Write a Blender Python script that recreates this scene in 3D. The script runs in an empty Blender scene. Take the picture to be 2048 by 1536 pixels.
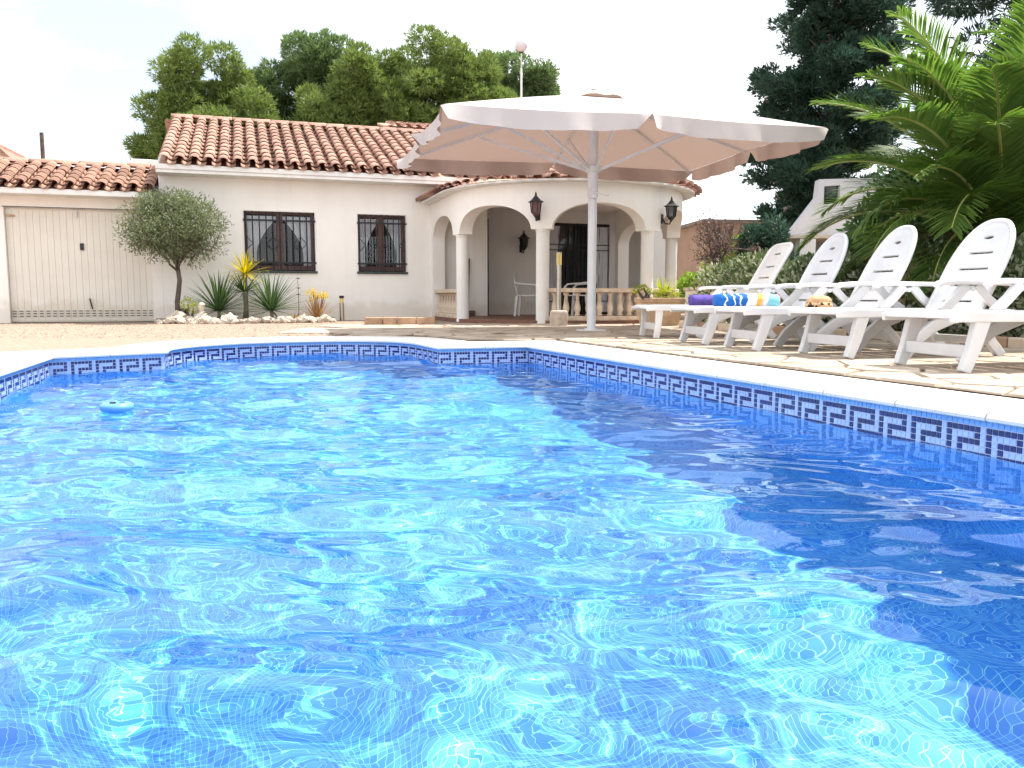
import bpy, math, random
import numpy as np
from mathutils import Vector, Matrix
from mathutils.geometry import tessellate_polygon

sc = bpy.context.scene
COL = sc.collection
random.seed(7)
PI = math.pi

# ------------------------------------------------------------------ camera
cd = bpy.data.cameras.new('camera')
cam = bpy.data.objects.new('camera', cd); COL.objects.link(cam); sc.camera = cam
cam.location = (0, 0, .445)
cam.rotation_euler = (math.radians(90 - 6.13), 0, 0)
cd.sensor_width = 36; cd.lens = 36 * 1620 / 2048
cd.clip_start = .02; cd.clip_end = 3000

# ------------------------------------------------------------------ sky and sun
SUN_EL = math.radians(64); SUN_AZ = math.atan2(.90, .43)          # azimuth from +Y towards +X
w = bpy.data.worlds.new('World'); sc.world = w; w.use_nodes = True
nt = w.node_tree; nt.nodes.clear()
N = nt.nodes.new; L = nt.links.new
sky = N('ShaderNodeTexSky'); sky.sky_type = 'NISHITA'; sky.sun_disc = False
sky.sun_elevation = SUN_EL; sky.sun_rotation = SUN_AZ; sky.altitude = 50; sky.dust_density = 1.0
bg1 = N('ShaderNodeBackground'); bg1.inputs[1].default_value = .12; L(sky.outputs[0], bg1.inputs[0])
tc = N('ShaderNodeTexCoord')
mp = N('ShaderNodeMapping'); mp.inputs['Scale'].default_value = (1, 1, 2.4); mp.inputs['Location'].default_value = (0, 4, 2)
L(tc.outputs['Generated'], mp.inputs[0])
nz = N('ShaderNodeTexNoise'); nz.inputs['Scale'].default_value = 1.9; nz.inputs['Detail'].default_value = 6; nz.inputs['Roughness'].default_value = .55
L(mp.outputs[0], nz.inputs['Vector'])
rp = N('ShaderNodeValToRGB'); rp.color_ramp.elements[0].position = .37; rp.color_ramp.elements[1].position = .58
rp.color_ramp.elements[0].color = (.30, .30, .30, 1)
L(nz.outputs['Fac'], rp.inputs[0])
bg2 = N('ShaderNodeBackground'); bg2.inputs[0].default_value = (.97, .985, 1, 1); bg2.inputs[1].default_value = 1.25
mx = N('ShaderNodeMixShader'); L(rp.outputs[0], mx.inputs[0]); L(bg1.outputs[0], mx.inputs[1]); L(bg2.outputs[0], mx.inputs[2])
wo = N('ShaderNodeOutputWorld'); L(mx.outputs[0], wo.inputs[0])

sl = bpy.data.lights.new('sun', 'SUN'); sl.energy = 5.0; sl.angle = math.radians(.7); sl.color = (1, .95, .87)
sun = bpy.data.objects.new('sun', sl); COL.objects.link(sun)
SD = Vector((math.sin(SUN_AZ) * math.cos(SUN_EL), math.cos(SUN_AZ) * math.cos(SUN_EL), math.sin(SUN_EL)))
sun.rotation_euler = SD.to_track_quat('Z', 'Y').to_euler()
sl.cycles.is_caustics_light = True
sc.view_settings.view_transform = 'Standard'; sc.view_settings.look = 'None'
sc.view_settings.exposure = .8; sc.view_settings.gamma = 1
sc.cycles.use_denoising = True; sc.cycles.use_adaptive_sampling = True; sc.cycles.adaptive_threshold = .02
sc.cycles.max_bounces = 8; sc.cycles.diffuse_bounces = 3; sc.cycles.glossy_bounces = 4
sc.cycles.transmission_bounces = 8; sc.cycles.transparent_max_bounces = 8
sc.cycles.sample_clamp_indirect = 6; sc.cycles.blur_glossy = .5

# ------------------------------------------------------------------ materials
MATS = {}
def nodes(name):
    m = bpy.data.materials.new(name); m.use_nodes = True
    t = m.node_tree; b = t.nodes['Principled BSDF']; MATS[name] = m
    return m, t, b
def mat(name, c1, c2=None, scale=8, rough=.6, bump=0, bscale=60, rnd=0, spec=.4, metal=0, detail=5, coord='Object', ramp=(.35, .65)):
    m, t, b = nodes(name)
    b.inputs['Roughness'].default_value = rough; b.inputs['Metallic'].default_value = metal
    b.inputs['Specular IOR Level'].default_value = spec
    co = t.nodes.new('ShaderNodeTexCoord')
    n = t.nodes.new('ShaderNodeTexNoise'); n.inputs['Scale'].default_value = scale; n.inputs['Detail'].default_value = detail
    t.links.new(co.outputs[coord], n.inputs['Vector'])
    r = t.nodes.new('ShaderNodeValToRGB')
    c2 = c2 or tuple(x * .85 for x in c1)
    r.color_ramp.elements[0].position = ramp[0]; r.color_ramp.elements[1].position = ramp[1]
    r.color_ramp.elements[0].color = (*c1, 1); r.color_ramp.elements[1].color = (*c2, 1)
    t.links.new(n.outputs['Fac'], r.inputs[0])
    out = r.outputs[0]
    if rnd:
        oi = t.nodes.new('ShaderNodeObjectInfo')
        mr = t.nodes.new('ShaderNodeMapRange'); mr.inputs['To Min'].default_value = 1 - rnd; mr.inputs['To Max'].default_value = 1 + rnd
        t.links.new(oi.outputs['Random'], mr.inputs[0])
        gi = t.nodes.new('ShaderNodeNewGeometry')
        mr2 = t.nodes.new('ShaderNodeMapRange'); mr2.inputs['To Min'].default_value = 1 - rnd * .8; mr2.inputs['To Max'].default_value = 1 + rnd * .8
        t.links.new(gi.outputs['Random Per Island'], mr2.inputs[0])
        mu = t.nodes.new('ShaderNodeMath'); mu.operation = 'MULTIPLY'
        t.links.new(mr.outputs[0], mu.inputs[0]); t.links.new(mr2.outputs[0], mu.inputs[1])
        vm = t.nodes.new('ShaderNodeVectorMath'); vm.operation = 'SCALE'
        t.links.new(out, vm.inputs[0]); t.links.new(mu.outputs[0], vm.inputs['Scale']); out = vm.outputs[0]
    t.links.new(out, b.inputs['Base Color'])
    if bump:
        n2 = t.nodes.new('ShaderNodeTexNoise'); n2.inputs['Scale'].default_value = bscale; n2.inputs['Detail'].default_value = 4
        t.links.new(co.outputs[coord], n2.inputs['Vector'])
        bp = t.nodes.new('ShaderNodeBump'); bp.inputs['Strength'].default_value = bump; bp.inputs['Distance'].default_value = .01
        t.links.new(n2.outputs['Fac'], bp.inputs['Height']); t.links.new(bp.outputs[0], b.inputs['Normal'])
    return m
def leafmat(name, c1, c2, trans=.35, rough=.5, c3=None):
    m, t, b = nodes(name)
    b.inputs['Roughness'].default_value = rough; b.inputs['Specular IOR Level'].default_value = .3
    g = t.nodes.new('ShaderNodeNewGeometry')
    r = t.nodes.new('ShaderNodeValToRGB'); r.color_ramp.elements[0].color = (*c1, 1); r.color_ramp.elements[1].color = (*c2, 1)
    if c3:
        e = r.color_ramp.elements.new(.5); e.color = (*c2, 1); r.color_ramp.elements[2].color = (*c3, 1)
    co = t.nodes.new('ShaderNodeTexCoord')
    n = t.nodes.new('ShaderNodeTexNoise'); n.inputs['Scale'].default_value = 1.3; n.inputs['Detail'].default_value = 3
    t.links.new(co.outputs['Object'], n.inputs['Vector'])
    ma = t.nodes.new('ShaderNodeMath'); ma.operation = 'MULTIPLY_ADD'; ma.inputs[1].default_value = .6
    mb = t.nodes.new('ShaderNodeMath'); mb.operation = 'MULTIPLY'; mb.inputs[1].default_value = .4
    t.links.new(n.outputs['Fac'], mb.inputs[0])
    t.links.new(g.outputs['Random Per Island'], ma.inputs[0]); t.links.new(mb.outputs[0], ma.inputs[2])
    t.links.new(ma.outputs[0], r.inputs[0]); t.links.new(r.outputs[0], b.inputs['Base Color'])
    tr = t.nodes.new('ShaderNodeBsdfTranslucent')
    hs = t.nodes.new('ShaderNodeHueSaturation'); hs.inputs['Value'].default_value = 1.5; hs.inputs['Saturation'].default_value = 1.1
    t.links.new(r.outputs[0], hs.inputs['Color']); t.links.new(hs.outputs[0], tr.inputs[0])
    mi = t.nodes.new('ShaderNodeMixShader'); mi.inputs[0].default_value = trans
    t.links.new(b.outputs[0], mi.inputs[1]); t.links.new(tr.outputs[0], mi.inputs[2])
    t.links.new(mi.outputs[0], t.nodes['Material Output'].inputs[0])
    return m

mat('stucco', (.90, .87, .83), (.85, .815, .775), 1.2, .85, .25, 90)
mat('white_paint', (.84, .82, .79), (.78, .76, .72), 2, .6, .1, 60)
mat('fascia', (.82, .80, .78), (.70, .68, .66), 3, .7, .1, 60)
mat('garage_paint', (.74, .70, .63), (.70, .66, .59), 3, .5)
mat('tile_clay', (.44, .265, .205), (.32, .18, .135), 7, .85, .3, 45, rnd=.2)
mat('tile_clay_old_shade', (.42, .24, .175), (.22, .125, .09), 6, .9, .35, 45, rnd=.25)
mat('mortar', (.55, .34, .25), (.45, .28, .2), 12, .9, .5, 40)
mat('wood_brown', (.13, .065, .055), (.085, .042, .04), 14, .5, .1, 40)
mat('iron', (.012, .012, .016), (.02, .02, .024), 20, .45, .1, 80)
mat('sill', (.05, .07, .06), (.03, .04, .04), 10, .5)
mat('door_dark', (.02, .018, .02), (.012, .01, .012), 10, .35)
mat('curtain', (.88, .88, .89), (.80, .80, .83), 6, .9)
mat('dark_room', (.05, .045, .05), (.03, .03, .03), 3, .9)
mat('terra_floor', (.22, .10, .065), (.16, .075, .05), 6, .5)
mat('balus', (.72, .60, .47), (.55, .43, .32), 9, .85, .3, 50)
mat('stone_rust', (.50, .33, .22), (.34, .22, .15), 6, .9, .5, 30, rnd=.2)
mat('rock', (.66, .58, .49), (.40, .33, .27), 7, .95, .6, 22, rnd=.15)
mat('gravel', (.37, .28, .215), (.24, .175, .13), 26, .95, .8, 120, detail=8)
mat('pebble', (.42, .33, .26), (.25, .18, .135), 20, .9, 0, 60, rnd=.3)
mat('paving', (.50, .42, .33), (.32, .25, .19), 3.5, .85, .35, 35, rnd=.16)
mat('joint', (.20, .155, .12), (.14, .11, .085), 12, .95, .4, 60)
mat('tile_dark', (.010, .012, .10), (.016, .02, .15), 30, .12, rnd=.25, spec=.6)
mat('tile_light', (.34, .46, .80), (.42, .54, .84), 30, .15, rnd=.06, spec=.6)
mat('tile_strip', (.16, .36, .74), (.2, .42, .78), 30, .15, rnd=.08, spec=.6)
mat('grout', (.62, .68, .82), (.55, .6, .75), 30, .8)
mat('plastic', (.70, .70, .715), (.60, .60, .61), 4, .35, spec=.5)
mat('plastic_old', (.80, .78, .76), (.72, .70, .68), 3, .45, spec=.4)
mat('alu', (.72, .72, .73), (.66, .66, .68), 5, .35, spec=.5)
mat('steel', (.55, .5, .44), (.45, .41, .36), 5, .3, metal=.8)
mat('bark', (.13, .10, .085), (.07, .055, .05), 9, .95, .7, 20)
mat('bark_pale', (.25, .2, .17), (.15, .12, .1), 9, .95, .6, 25)
mat('palm_rachis', (.36, .38, .13), (.28, .30, .08), 4, .5)
mat('palm_trunk', (.16, .11, .075), (.07, .05, .035), 12, .95, .8, 18)
mat('pot', (.66, .47, .31), (.50, .34, .22), 6, .9, .4, 30)
mat('lamp_glass', (.14, .05, .055), (.10, .035, .04), 14, .2, spec=.5)
mat('lamp_amber', (.75, .6, .25), (.7, .55, .22), 10, .3)
mat('brown_wall', (.34, .235, .175), (.27, .185, .135), 2, .9, .2, 40)
mat('blue_float', (.10, .30, .66), (.12, .34, .7), 8, .3, spec=.5)
mat('purple_cloth', (.13, .09, .38), (.09, .06, .28), 30, .95, .5, 90)
mat('straw', (.62, .40, .24), (.42, .24, .12), 40, .9, .5, 120)
mat('straw_band', (.03, .02, .015), (.6, .4, .22), 26, .9, ramp=(.46, .5))
mat('aqua_cloth', (.30, .62, .66), (.5, .72, .74), 14, .9, .3, 80)
mat('red_cloth', (.62, .03, .06), (.5, .02, .04), 30, .9, .4, 90)
mat('soil', (.14, .1, .075), (.08, .055, .04), 12, .95, .6, 30)
mat('globe', (.62, .62, .68), (.58, .58, .64), 4, .25, spec=.5)
mat('neigh_white', (.52, .52, .55), (.47, .47, .5), 2, .8, .1, 40)
mat('glass_dark', (.02, .025, .03), (.03, .035, .04), 3, .06, spec=.8)
mat('petal', (.6, .06, .03), (.5, .04, .03), 10, .6)
leafmat('pine_leaf', (.09, .14, .04), (.21, .27, .075), .38)
leafmat('pine_leaf_b', (.075, .125, .05), (.17, .235, .09), .38)
leafmat('conifer_leaf', (.02, .05, .042), (.06, .115, .07), .25)
leafmat('dark_leaf', (.018, .05, .018), (.05, .11, .03), .3)
leafmat('palm_leaf', (.045, .115, .025), (.17, .25, .05), .38)
leafmat('yucca_leaf', (.03, .075, .028), (.09, .15, .05), .2)
leafmat('agave_leaf', (.05, .10, .06), (.14, .21, .12), .2)
leafmat('yellow_leaf', (.42, .36, .02), (.62, .52, .05), .35)
leafmat('olive_leaf', (.07, .095, .04), (.23, .26, .14), .25)
leafmat('hedge_leaf', (.03, .07, .02), (.12, .17, .07), .25, c3=(.80, .77, .62))
leafmat('vine_leaf', (.14, .24, .03), (.30, .42, .07), .4)
leafmat('red_leaf', (.12, .06, .055), (.20, .13, .11), .2)
leafmat('aloe_leaf', (.20, .09, .05), (.42, .26, .09), .2)
leafmat('aloe_flower', (.6, .42, .05), (.75, .6, .1), .3)
leafmat('dead_leaf', (.36, .27, .13), (.48, .38, .2), .2)
leafmat('lime_leaf', (.22, .28, .02), (.50, .52, .10), .35)

def canvas_mat():
    # woven canvas: pale outer face, inner face coloured darker for the shade underneath, a little light coming through
    m, t, b = nodes('canvas'); b.inputs['Roughness'].default_value = .9; b.inputs['Specular IOR Level'].default_value = .15
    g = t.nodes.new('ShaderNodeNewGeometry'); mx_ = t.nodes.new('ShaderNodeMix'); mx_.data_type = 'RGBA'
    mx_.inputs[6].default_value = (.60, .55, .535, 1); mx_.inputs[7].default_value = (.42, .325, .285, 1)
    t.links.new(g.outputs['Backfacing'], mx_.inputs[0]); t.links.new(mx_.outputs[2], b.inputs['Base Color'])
    co = t.nodes.new('ShaderNodeTexCoord'); n = t.nodes.new('ShaderNodeTexNoise'); n.inputs['Scale'].default_value = 2.5; n.inputs['Detail'].default_value = 4
    t.links.new(co.outputs['Object'], n.inputs['Vector'])
    tr = t.nodes.new('ShaderNodeBsdfTranslucent'); tr.inputs[0].default_value = (.44, .31, .26, 1)
    mi = t.nodes.new('ShaderNodeMixShader'); mi.inputs[0].default_value = .2
    t.links.new(b.outputs[0], mi.inputs[1]); t.links.new(tr.outputs[0], mi.inputs[2]); t.links.new(mi.outputs[0], t.nodes['Material Output'].inputs[0])
    bp = t.nodes.new('ShaderNodeBump'); bp.inputs['Strength'].default_value = .25; bp.inputs['Distance'].default_value = .04
    t.links.new(n.outputs['Fac'], bp.inputs['Height']); t.links.new(bp.outputs[0], b.inputs['Normal'])
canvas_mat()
def weather(name, amt=.16):
    # faint vertical run marks and blotches on the render, splash dirt near the ground
    t = MATS[name].node_tree; b = t.nodes['Principled BSDF']; src = b.inputs['Base Color'].links[0].from_socket
    co = t.nodes.new('ShaderNodeTexCoord'); mp_ = t.nodes.new('ShaderNodeMapping'); mp_.inputs['Scale'].default_value = (5, 5, .35); t.links.new(co.outputs['Object'], mp_.inputs[0])
    n1 = t.nodes.new('ShaderNodeTexNoise'); n1.inputs['Scale'].default_value = 1.6; n1.inputs['Detail'].default_value = 7; n1.inputs['Roughness'].default_value = .65; t.links.new(mp_.outputs[0], n1.inputs['Vector'])
    r1 = t.nodes.new('ShaderNodeValToRGB'); r1.color_ramp.elements[0].position = .30; r1.color_ramp.elements[0].color = (1 - amt, 1 - amt * 1.15, 1 - amt * 1.4, 1); r1.color_ramp.elements[1].position = .52; r1.color_ramp.elements[1].color = (1, 1, 1, 1); t.links.new(n1.outputs['Fac'], r1.inputs[0])
    sx = t.nodes.new('ShaderNodeSeparateXYZ'); t.links.new(co.outputs['Object'], sx.inputs[0])
    n2 = t.nodes.new('ShaderNodeTexNoise'); n2.inputs['Scale'].default_value = 5; n2.inputs['Detail'].default_value = 5; t.links.new(co.outputs['Object'], n2.inputs['Vector'])
    ad = t.nodes.new('ShaderNodeMath'); ad.operation = 'MULTIPLY_ADD'; ad.inputs[1].default_value = -.5; t.links.new(n2.outputs['Fac'], ad.inputs[0]); t.links.new(sx.outputs[2], ad.inputs[2])
    r2 = t.nodes.new('ShaderNodeValToRGB'); r2.color_ramp.elements[0].position = 0; r2.color_ramp.elements[0].color = (.90, .865, .82, 1); r2.color_ramp.elements[1].position = .14; r2.color_ramp.elements[1].color = (1, 1, 1, 1); t.links.new(ad.outputs[0], r2.inputs[0])
    out = src
    for r_ in (r1, r2):
        m_ = t.nodes.new('ShaderNodeMix'); m_.data_type = 'RGBA'; m_.blend_type = 'MULTIPLY'; m_.inputs[0].default_value = 1
        t.links.new(out, m_.inputs[6]); t.links.new(r_.outputs[0], m_.inputs[7]); out = m_.outputs[2]
    t.links.new(out, b.inputs['Base Color'])
weather('stucco', .035); weather('garage_paint', .05); weather('fascia', .10)

def coping_mat():
    m, t, b = nodes('coping'); b.inputs['Roughness'].default_value = .8
    co = t.nodes.new('ShaderNodeTexCoord')
    n = t.nodes.new('ShaderNodeTexNoise'); n.inputs['Scale'].default_value = 170; n.inputs['Detail'].default_value = 2
    t.links.new(co.outputs['Object'], n.inputs['Vector'])
    r = t.nodes.new('ShaderNodeValToRGB'); e = r.color_ramp.elements
    e[0].position = .30; e[0].color = (.18, .2, .24, 1); e[1].position = .36; e[1].color = (.80, .78, .75, 1)
    t.links.new(n.outputs['Fac'], r.inputs[0])
    n2 = t.nodes.new('ShaderNodeTexNoise'); n2.inputs['Scale'].default_value = 3; n2.inputs['Detail'].default_value = 5
    t.links.new(co.outputs['Object'], n2.inputs['Vector'])
    mx_ = t.nodes.new('ShaderNodeMix'); mx_.data_type = 'RGBA'; mx_.blend_type = 'MULTIPLY'; mx_.inputs[0].default_value = 1
    r2 = t.nodes.new('ShaderNodeValToRGB'); r2.color_ramp.elements[0].color = (.86, .84, .8, 1); r2.color_ramp.elements[1].color = (1, 1, 1, 1)
    t.links.new(n2.outputs['Fac'], r2.inputs[0]); t.links.new(r.outputs[0], mx_.inputs[6]); t.links.new(r2.outputs[0], mx_.inputs[7])
    t.links.new(mx_.outputs[2], b.inputs['Base Color'])
    bp = t.nodes.new('ShaderNodeBump'); bp.inputs['Strength'].default_value = .3; bp.inputs['Distance'].default_value = .003
    t.links.new(n.outputs['Fac'], bp.inputs['Height']); t.links.new(bp.outputs[0], b.inputs['Normal'])
coping_mat()

def mosaic_mat():
    m, t, b = nodes('mosaic'); b.inputs['Roughness'].default_value = .3
    uv = t.nodes.new('ShaderNodeUVMap')
    br = t.nodes.new('ShaderNodeTexBrick'); br.offset = 0; br.squash = 1
    br.inputs['Scale'].default_value = 1 / .0215; br.inputs['Mortar Size'].default_value = .04; br.inputs['Mortar Smooth'].default_value = .15
    br.inputs['Brick Width'].default_value = 1; br.inputs['Row Height'].default_value = 1; br.inputs['Bias'].default_value = -.1
    br.inputs['Color1'].default_value = (.05, .255, .76, 1); br.inputs['Color2'].default_value = (.15, .45, .85, 1); br.inputs['Mortar'].default_value = (.46, .78, .88, 1)
    t.links.new(uv.outputs[0], br.inputs['Vector'])
    n = t.nodes.new('ShaderNodeTexNoise'); n.inputs['Scale'].default_value = .9; n.inputs['Detail'].default_value = 3
    t.links.new(uv.outputs[0], n.inputs['Vector'])
    r2 = t.nodes.new('ShaderNodeValToRGB'); r2.color_ramp.elements[0].color = (.8, .86, .92, 1); r2.color_ramp.elements[1].color = (1, 1, 1, 1)
    t.links.new(n.outputs['Fac'], r2.inputs[0])
    mx_ = t.nodes.new('ShaderNodeMix'); mx_.data_type = 'RGBA'; mx_.blend_type = 'MULTIPLY'; mx_.inputs[0].default_value = 1
    t.links.new(br.outputs['Color'], mx_.inputs[6]); t.links.new(r2.outputs[0], mx_.inputs[7]); t.links.new(mx_.outputs[2], b.inputs['Base Color'])
mosaic_mat()

def water_mat():
    m = bpy.data.materials.new('water'); m.use_nodes = True; t = m.node_tree; t.nodes.clear(); MATS['water'] = m
    o = t.nodes.new('ShaderNodeOutputMaterial'); g = t.nodes.new('ShaderNodeBsdfGlass')
    g.inputs['IOR'].default_value = 1.33; g.inputs['Roughness'].default_value = 0; g.inputs['Color'].default_value = (.78, .95, 1, 1)
    t.links.new(g.outputs[0], o.inputs[0])
water_mat()

def towel_mat():
    m, t, b = nodes('towel'); b.inputs['Roughness'].default_value = .95
    co = t.nodes.new('ShaderNodeTexCoord'); sx = t.nodes.new('ShaderNodeSeparateXYZ'); t.links.new(co.outputs['Object'], sx.inputs[0])
    n = t.nodes.new('ShaderNodeTexNoise'); n.inputs['Scale'].default_value = 9; t.links.new(co.outputs['Object'], n.inputs['Vector'])
    ma = t.nodes.new('ShaderNodeMath'); ma.operation = 'MULTIPLY_ADD'; ma.inputs[1].default_value = .12; t.links.new(n.outputs['Fac'], ma.inputs[0]); t.links.new(sx.outputs[0], ma.inputs[2])
    r = t.nodes.new('ShaderNodeValToRGB'); r.color_ramp.interpolation = 'CONSTANT'; e = r.color_ramp.elements
    bl = (.01, .12, .42, 1); wh = (.8, .82, .8, 1)
    e[0].position = 0; e[0].color = bl; e[1].position = .1; e[1].color = wh
    for p, c in [(.12, bl), (.2, wh), (.22, bl), (.3, wh), (.32, bl), (.4, wh), (.58, (.75, .45, .08, 1)), (.64, (.8, .55, .5, 1)), (.68, wh), (.74, (.25, .6, .72, 1)), (.93, (.6, .03, .06, 1))]:
        x = e.new(p); x.color = c
    mr = t.nodes.new('ShaderNodeMapRange'); mr.inputs['From Min'].default_value = -.22; mr.inputs['From Max'].default_value = .42; t.links.new(ma.outputs[0], mr.inputs[0])
    t.links.new(mr.outputs[0], r.inputs[0]); t.links.new(r.outputs[0], b.inputs['Base Color'])
towel_mat()

# ------------------------------------------------------------------ mesh helpers
def link(name, me, m=None, parent=None, smooth=False):
    o = bpy.data.objects.new(name, me); COL.objects.link(o)
    if m is not None and me is not None and not me.materials: me.materials.append(MATS[m])
    if smooth: me.polygons.foreach_set('use_smooth', [True] * len(me.polygons))
    if parent is not None: o.parent = parent
    return o
def np_mesh(name, V, F):
    V = np.asarray(V, np.float32); F = np.asarray(F, np.int32)
    me = bpy.data.meshes.new(name); k = F.shape[1]
    me.vertices.add(len(V)); me.vertices.foreach_set('co', V.ravel())
    me.loops.add(F.size); me.loops.foreach_set('vertex_index', F.ravel())
    me.polygons.add(len(F)); me.polygons.foreach_set('loop_start', np.arange(0, F.size, k, dtype=np.int32))
    me.polygons.foreach_set('loop_total', np.full(len(F), k, np.int32))
    me.update(); me.validate()
    return me
def tag(o, label=None, cat=None, group=None, kind=None):
    if label: o['label'] = label
    if cat: o['category'] = cat
    if group: o['group'] = group
    if kind: o['kind'] = kind
    return o
def empty(name, loc=(0, 0, 0), rz=0, label=None, cat=None, group=None):
    o = bpy.data.objects.new(name, None); COL.objects.link(o); o.location = loc; o.rotation_euler = (0, 0, rz)
    o.empty_display_size = .1
    return tag(o, label, cat, group)
def copy_tree(o, parent=None):
    c = o.copy(); COL.objects.link(c)
    if parent is not None: c.parent = parent
    for ch in list(o.children): copy_tree(ch, c)
    return c
class MB:
    def __init__(s): s.v = []; s.f = []
    def add(s, V, F):
        n = len(s.v); s.v += [tuple(map(float, p)) for p in V]; s.f += [tuple(i + n for i in f) for f in F]; return s
    def box(s, c, d, M=None):
        x, y, z = (t / 2 for t in d); P = [(a * x, b * y, e * z) for a in (-1, 1) for b in (-1, 1) for e in (-1, 1)]
        P = [Vector(p) for p in P]
        if M is not None: P = [M @ p for p in P]
        P = [p + Vector(c) for p in P]
        return s.add(P, [(0, 1, 3, 2), (4, 6, 7, 5), (0, 4, 5, 1), (2, 3, 7, 6), (0, 2, 6, 4), (1, 5, 7, 3)])
    def bb(s, x0, x1, y0, y1, z0, z1): return s.box(((x0 + x1) / 2, (y0 + y1) / 2, (z0 + z1) / 2), (x1 - x0, y1 - y0, z1 - z0))
    def quad(s, *P): return s.add(P, [tuple(range(len(P)))])
    def beam(s, a, b, w, h, up=(0, 0, 1)):
        a, b = Vector(a), Vector(b); d = (b - a); l = d.length; d.normalize(); up = Vector(up)
        if abs(d.dot(up)) > .98: up = Vector((1, 0, 0))
        x = d.cross(up).normalized(); z = x.cross(d)
        M = Matrix((x, d, z)).transposed()
        return s.box((a + b) / 2, (w, l, h), M)
    def sweep(s, pts, w, h, side=(0, 1, 0)):
        # rectangular bar along a polyline; w along side, h in the plane of the bend
        pts = [Vector(p) for p in pts]; side = Vector(side); R = []
        for i, p in enumerate(pts):
            d = (pts[min(i + 1, len(pts) - 1)] - pts[max(i - 1, 0)]).normalized(); n = d.cross(side).normalized()
            hh = h[i] if isinstance(h, (list, tuple)) else h
            R.append([p + side * (a * w / 2) + n * (b * hh / 2) for a, b in ((-1, -1), (1, -1), (1, 1), (-1, 1))])
        V = [q for r in R for q in r]; F = [(0, 1, 2, 3), tuple(4 * (len(pts) - 1) + k for k in (3, 2, 1, 0))]
        for i in range(len(pts) - 1):
            for k in range(4): F.append((4 * i + k, 4 * i + 4 + k, 4 * i + 4 + (k + 1) % 4, 4 * i + (k + 1) % 4))
        return s.add(V, F)
    def tube(s, pts, r, n=8, cap=True):
        pts = [Vector(p) for p in pts]; V = []; F = []; prev = None
        for i, p in enumerate(pts):
            d = (pts[min(i + 1, len(pts) - 1)] - pts[max(i - 1, 0)]).normalized()
            if prev is None:
                a = Vector((1, 0, 0)) if abs(d.x) < .8 else Vector((0, 1, 0)); x = d.cross(a).normalized()
            else: x = (prev - d * prev.dot(d)).normalized()
            prev = x; y = d.cross(x); rr = r[i] if isinstance(r, (list, tuple)) else r
            V += [p + (x * math.cos(2 * PI * k / n) + y * math.sin(2 * PI * k / n)) * rr for k in range(n)]
        for i in range(len(pts) - 1):
            for k in range(n): F.append((i * n + k, i * n + (k + 1) % n, i * n + n + (k + 1) % n, i * n + n + k))
        if cap: F += [tuple(range(n - 1, -1, -1)), tuple(len(V) - n + k for k in range(n))]
        return s.add(V, F)
    def lathe(s, prof, n=16, c=(0, 0, 0)):
        V = []; F = []
        for r, z in prof: V += [(c[0] + r * math.cos(2 * PI * k / n), c[1] + r * math.sin(2 * PI * k / n), c[2] + z) for k in range(n)]
        for i in range(len(prof) - 1):
            for k in range(n): F.append((i * n + k, i * n + (k + 1) % n, i * n + n + (k + 1) % n, i * n + n + k))
        F += [tuple(range(n - 1, -1, -1)), tuple((len(prof) - 1) * n + k for k in range(n))]
        return s.add(V, F)
    def poly(s, outer, holes=(), t=.02, fn=None):
        # extruded 2D polygon (with holes); fn maps (u,v,w)->xyz
        fn = fn or (lambda u, v, w_: (u, v, w_)); loops = [outer] + list(holes)
        tri = tessellate_polygon([[Vector((p[0], p[1], 0)) for p in lp] for lp in loops])
        flat = [p for lp in loops for p in lp]; n = len(flat)
        V = [fn(p[0], p[1], t / 2) for p in flat] + [fn(p[0], p[1], -t / 2) for p in flat]
        F = [tuple(f) for f in tri] + [tuple(i + n for i in reversed(f)) for f in tri]; o = 0
        for lp in loops:
            for i in range(len(lp)): j = (i + 1) % len(lp); F.append((o + i, o + i + n, o + j + n, o + j))
            o += len(lp)
        return s.add(V, F)
    def mesh(s, name):
        me = bpy.data.meshes.new(name); me.from_pydata(s.v, [], s.f); me.validate(); return me
    def build(s, name, m, parent=None, smooth=False, bevel=0, seg=2, fix=False):
        me = s.mesh(name)
        if fix:
            import bmesh
            bm = bmesh.new(); bm.from_mesh(me); bmesh.ops.recalc_face_normals(bm, faces=bm.faces); bm.to_mesh(me); bm.free()
        o = link(name, me, m, parent, smooth)
        if bevel:
            b = o.modifiers.new('bevel', 'BEVEL'); b.width = bevel; b.segments = seg; b.limit_method = 'ANGLE'; b.angle_limit = .6
        return o

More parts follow.
